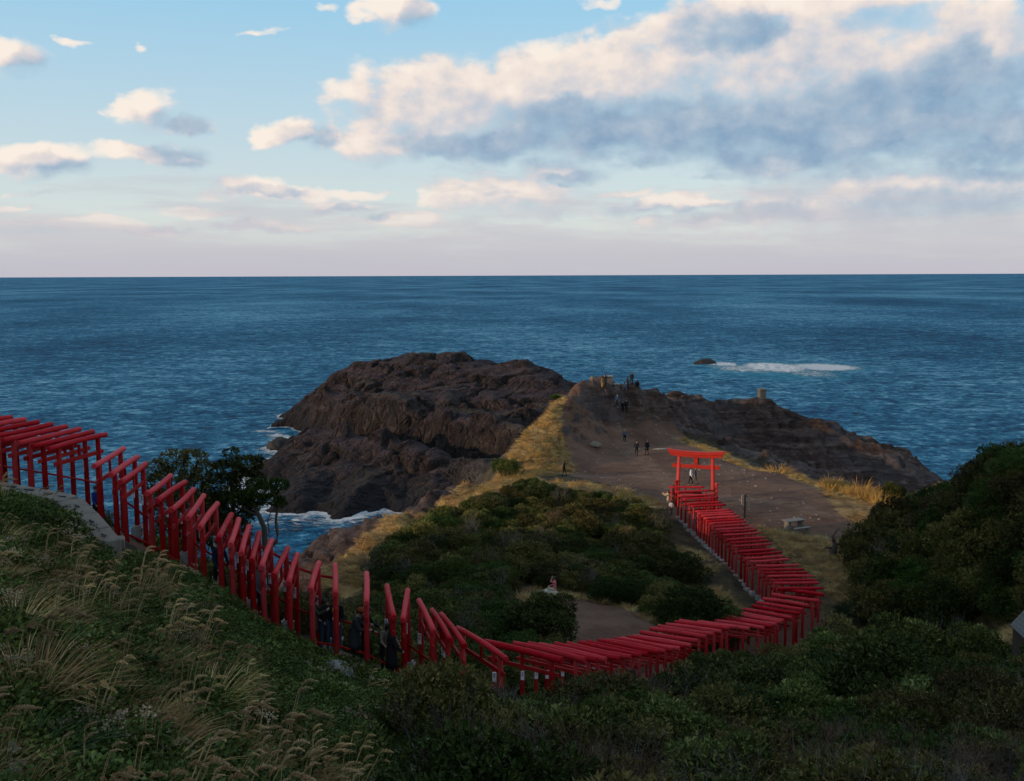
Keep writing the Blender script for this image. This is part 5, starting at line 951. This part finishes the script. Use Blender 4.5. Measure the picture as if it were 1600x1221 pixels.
    for v in bm.verts:
        x, y, z = v.co; dn = 0.0
        if hair == 'long' and z < .1 and y < .35: dn = -.16 * min(1, (.1 - z) * 2)
        k = 1 + .04 * math.sin(9 * x + 7 * z); v.co = Vector(hp(x * .098 * k, y * .112 * k - .018, z * .104 * k + .045 + dn))
    fr = np.array(hp(0, .16, -.045)); bmesh.ops.delete(bm, geom=[f for f in bm.faces if (np.linalg.norm(np.array(f.calc_center_median()) - fr) < .118) or (hair == 'short' and (np.array(f.calc_center_median()) - np.array(hp(0, 0, 0))) @ np.array(Rh @ V3((0, 0, 1))) < -.03)], context='FACES')
    hm = bpy.data.meshes.new('hair'); bm.to_mesh(hm); bm.free(); hm.materials.append(hairm or HAIRB); hm.polygons.foreach_set('use_smooth', [True] * len(hm.polygons)); link('hair', hm, e)
    if hat:
        b = MB().tube([hp(0, -.01, .045), hp(0, -.012, .085), hp(0, -.015, .135), hp(0, -.018, .165), hp(0, -.018, .172)], [.118, .120, .105, .06, .01], 14); b.obj('hat', cmat(hat), e, smooth=True)
    if scarf: MB().tube([nk + V3((math.cos(a) * .085, math.sin(a) * .085, -.03 + .012 * math.sin(3 * a))) for a in np.linspace(0, 2 * PI, 13)], .034, 8).tube([nk + V3((.03, .10, -.04)), nk + V3((.04, .135, -.17)), nk + V3((.035, .14, -.33))], [.035, .04, .03], 8, mi=1).obj('scarf', [cmat(scarf[0]), cmat(scarf[1])], e, smooth=True)
    if coat:
        vs, fs, n = [], [], 18
        for j, (zz, w, d) in enumerate(((.16, .185, .150), (0.0, .195, .160), (-coat * .55, .215, .178), (-coat, .232, .195), (-coat + .005, .215, .178), (0, .16, .13))):
            for k in range(n): a = 2 * PI * k / n; c = sp((math.cos(a) * w, math.sin(a) * d, zz)) if zz > 0 else pel + V3((math.cos(a) * w * (1 + .03 * math.sin(5 * a)), math.sin(a) * d, zz)); vs.append(c)
        for j in range(5):
            for k in range(n): fs.append((j * n + k, j * n + (k + 1) % n, (j + 1) * n + (k + 1) % n, (j + 1) * n + k))
        MB().add(vs, fs).obj('coat_skirt', cmat(top), e, smooth=True)
    e.scale = (s, s, s); return e
CAMD = lambda px: math.atan2(-1, -(px - 800) / FPX)                                      # bearing back to the camera
gB = 'visitors under the gates on the descending slope'; gP = 'visitors on the plateau'; gS = 'visitors on the summit of the mound'
def foot(px, py, Y): p = at(px, py, Y); return Vector((p[0], p[1], gz(p[0], p[1])))
def stand(px, Y, dz=0.0):                        # feet on the ground at this bearing and distance
    d = ray(px, 600); x = d[0] / d[1] * Y; return Vector((x, Y, gz(x, Y) + dz))
person(stand(497, 29.4), R(-70), 1.62, BLACK, DENIM, (.05, .05, .06), 'person in a black jacket and jeans, left one of the pair behind the gates', gB, arms=((.5, 1.1), (.5, 1.1)), hair='long', fine=True, nod=.3)
person(stand(516, 29.6), R(-100), 1.76, BLACK, DENIM, (.30, .30, .32), 'person in black with a blue and yellow scarf and jeans, right one of the pair', gB, arms=((.3, .9), (.3, .9)), fine=True, scarf=((.03, .10, .36), (.62, .48, .05)), nod=.15)
person(stand(478, 28.9), R(10), 1.58, OLIVE, BLACK, BLACK, 'person in a dark olive coat half hidden left of the gate by the boulder', gB, arms=((.9, 1.2), (.8, 1.2)), hair='long', coat=.30, fine=True, nod=.35)
person(stand(545, 27.9), R(5), 1.66, (.028, .032, .034), BLACK, WHITE, 'person in an orange-brown cap, long dark coat and white shoes', gB, arms=((.6, 1.0), (.5, 1.1)), hat=(.20, .045, .012), coat=.42, fine=True, nod=.4, lean=.12)
person(stand(563, 28.9), R(-15), 1.74, BLACK, (.015, .016, .02), BLACK, 'person dressed all in black right of the one in the cap', gB, arms=((.4, .8), (.4, .9)), fine=True, nod=.25, stride=.12)
person(stand(594, 28.6), R(-60), 1.60, (.20, .17, .13), BLACK, BLACK, 'person in a beige jacket bending over, behind the one with the black coat', gB, arms=((.8, .9), (.8, .9)), hair='long', lean=.35, nod=.3, fine=True)
person(stand(604, 27.7), R(20), 1.58, BLACK, BLACK, BLACK, 'person in a black coat, rightmost under the descending gates', gB, arms=((.3, .5), (.3, .5)), hair='long', coat=.5, fine=True, nod=.2)
person(stand(331, 29.0), R(-30), 1.70, NAVY, BLACK, BLACK, 'person in dark navy half hidden between the gates beside the seaward trees', gB, arms=((.2, .3), (.2, .3)), fine=True, stride=.2)
person(stand(389, 28.9), R(-20), 1.66, GREY, NAVY, BLACK, 'person in a grey jacket half hidden between two gates below the trees', gB, arms=((.3, .6), (.3, .6)), fine=True, stride=.2)
person(stand(140, 29.8), R(-20), 1.15, (.02, .05, .25), BLACK, BLACK, 'child in a blue top beside the concrete wall', gB, arms=((.2, .4), (.2, .4)), fine=True)
person(stand(1047, 83.6), R(170), 1.62, (.52, .38, .24), DENIM, BLACK, 'person in a beige coat taking a picture beside the big orange gate', gP, arms=((1.2, .9), (1.2, .9)), hair='long', coat=.35)
person(stand(1055, 85.2), R(200), 1.72, BLACK, BLACK, BLACK, 'person in black behind the left post of the big orange gate', gP)
person(stand(1051.5, 82.2), R(80), 1.25, (.68, .60, .66), NAVY, BLACK, 'child in a white top in front of the beige coat by the big gate', gP)
person(stand(1082, 93.5), R(-20), 1.72, WHITE, BLACK, (.40, .16, .04), 'person in a white top and black trousers seen through the big gate', gP, stride=.25)
person(stand(1089, 94.0), R(-10), 1.70, (.10, .09, .09), (.16, .13, .11), BLACK, 'person in grey-brown walking behind the white top seen through the big gate', gP, stride=.3)
person(stand(977, 118), R(-95), 1.70, (.11, .12, .15), BLACK, WHITE, 'fair-haired person in a dark jacket walking alone on the plateau', gP, stride=.25, hairm=mat('fair_hair', (.40, .22, .12), .6), hair='long')
person(stand(996, 110), R(-95), 1.72, (.014, .018, .026), BLACK, BLACK, 'person in dark clothes with arms out, left of the pair on the plateau', gP, stride=.28, arms=((.5, .3), (-.4, .3)))
person(stand(1012, 110.4), R(-60), 1.72, BLACK, NAVY, BLACK, 'person in a black coat, right of the pair on the plateau', gP, stride=.15, coat=.3, hair='long')
person(stand(882, 97.5), R(160), 1.55, (.025, .02, .03), BLACK, BLACK, 'lone dark figure at the foot of the golden grass flank', gP, stride=.2, hair='long')
person(stand(925, 126.5), R(90), 1.45, (.30, .19, .10), (.16, .10, .06), BLACK, 'small tan figure at the left end of the summit', gS)
person(stand(941.5, 127.0), R(150), 1.68, (.34, .21, .09), (.28, .17, .07), BLACK, 'person in a long tan coat on the summit before the stone block', gS, coat=.55, hair='long')
person(stand(946, 126.6), R(30), 1.80, BLACK, BLACK, BLACK, 'dark figure right beside the tan coat on the summit', gS, arms=((1.5, .8), (1.4, .8)), hair='long')
person(stand(976, 128.5), R(-80), 1.68, (.13, .13, .16), DENIM, BLACK, 'person in a grey top and blue jeans on the right of the summit', gS, hair='long', stride=.15)
person(stand(981, 129.2), R(-70), 1.55, (.14, .09, .06), BLACK, BLACK, 'person in brown between the jeans and the black outfit on the summit', gS, hair='long')
person(stand(987, 129.8), R(60), 1.72, BLACK, BLACK, BLACK, 'person in black standing legs apart at the right of the summit', gS, stride=.2, spread=.06)
person(stand(996, 130), R(80), 1.6, (.02, .02, .03), BLACK, BLACK, 'dark figure sitting at the right edge of the summit', gS, sit=True)
person(stand(965, 125.8), R(-100), 1.70, (.03, .06, .11), (.015, .02, .03), WHITE, 'person in a blue jacket and white shoes coming down from the summit', gS, stride=.35)
person(stand(973.5, 126.2), R(-100), 1.62, BLACK, BLACK, BLACK, 'left one of two dark figures behind the blue jacket on the descent', gS, stride=.15)
person(stand(979, 126.3), R(-90), 1.66, (.012, .013, .02), BLACK, BLACK, 'right one of two dark figures behind the blue jacket on the descent', gS, stride=.1)
person(stand(1094, 79.5), R(-80), 1.6, (.05, .08, .14), NAVY, BLACK, 'person in blue inside the tunnel of climbing gates', gP)
pk = stand(866, 59.6); person(pk, R(175), 1.6, PINK, (.40, .33, .24), WHITE, 'person in a salmon pink top sitting at the end of the small dirt clearing', gP, sit=True, arms=((1.9, 1.6), (.4, .8)))
boulder('boulder', pk + Vector((-.35, -.05, .05)), (.62, .4, .34), mat('cream_stone', rough=.9, build=concrete((.46, .42, .34))), 14, label='cream stone beside the person in the pink top', cat='boulder')
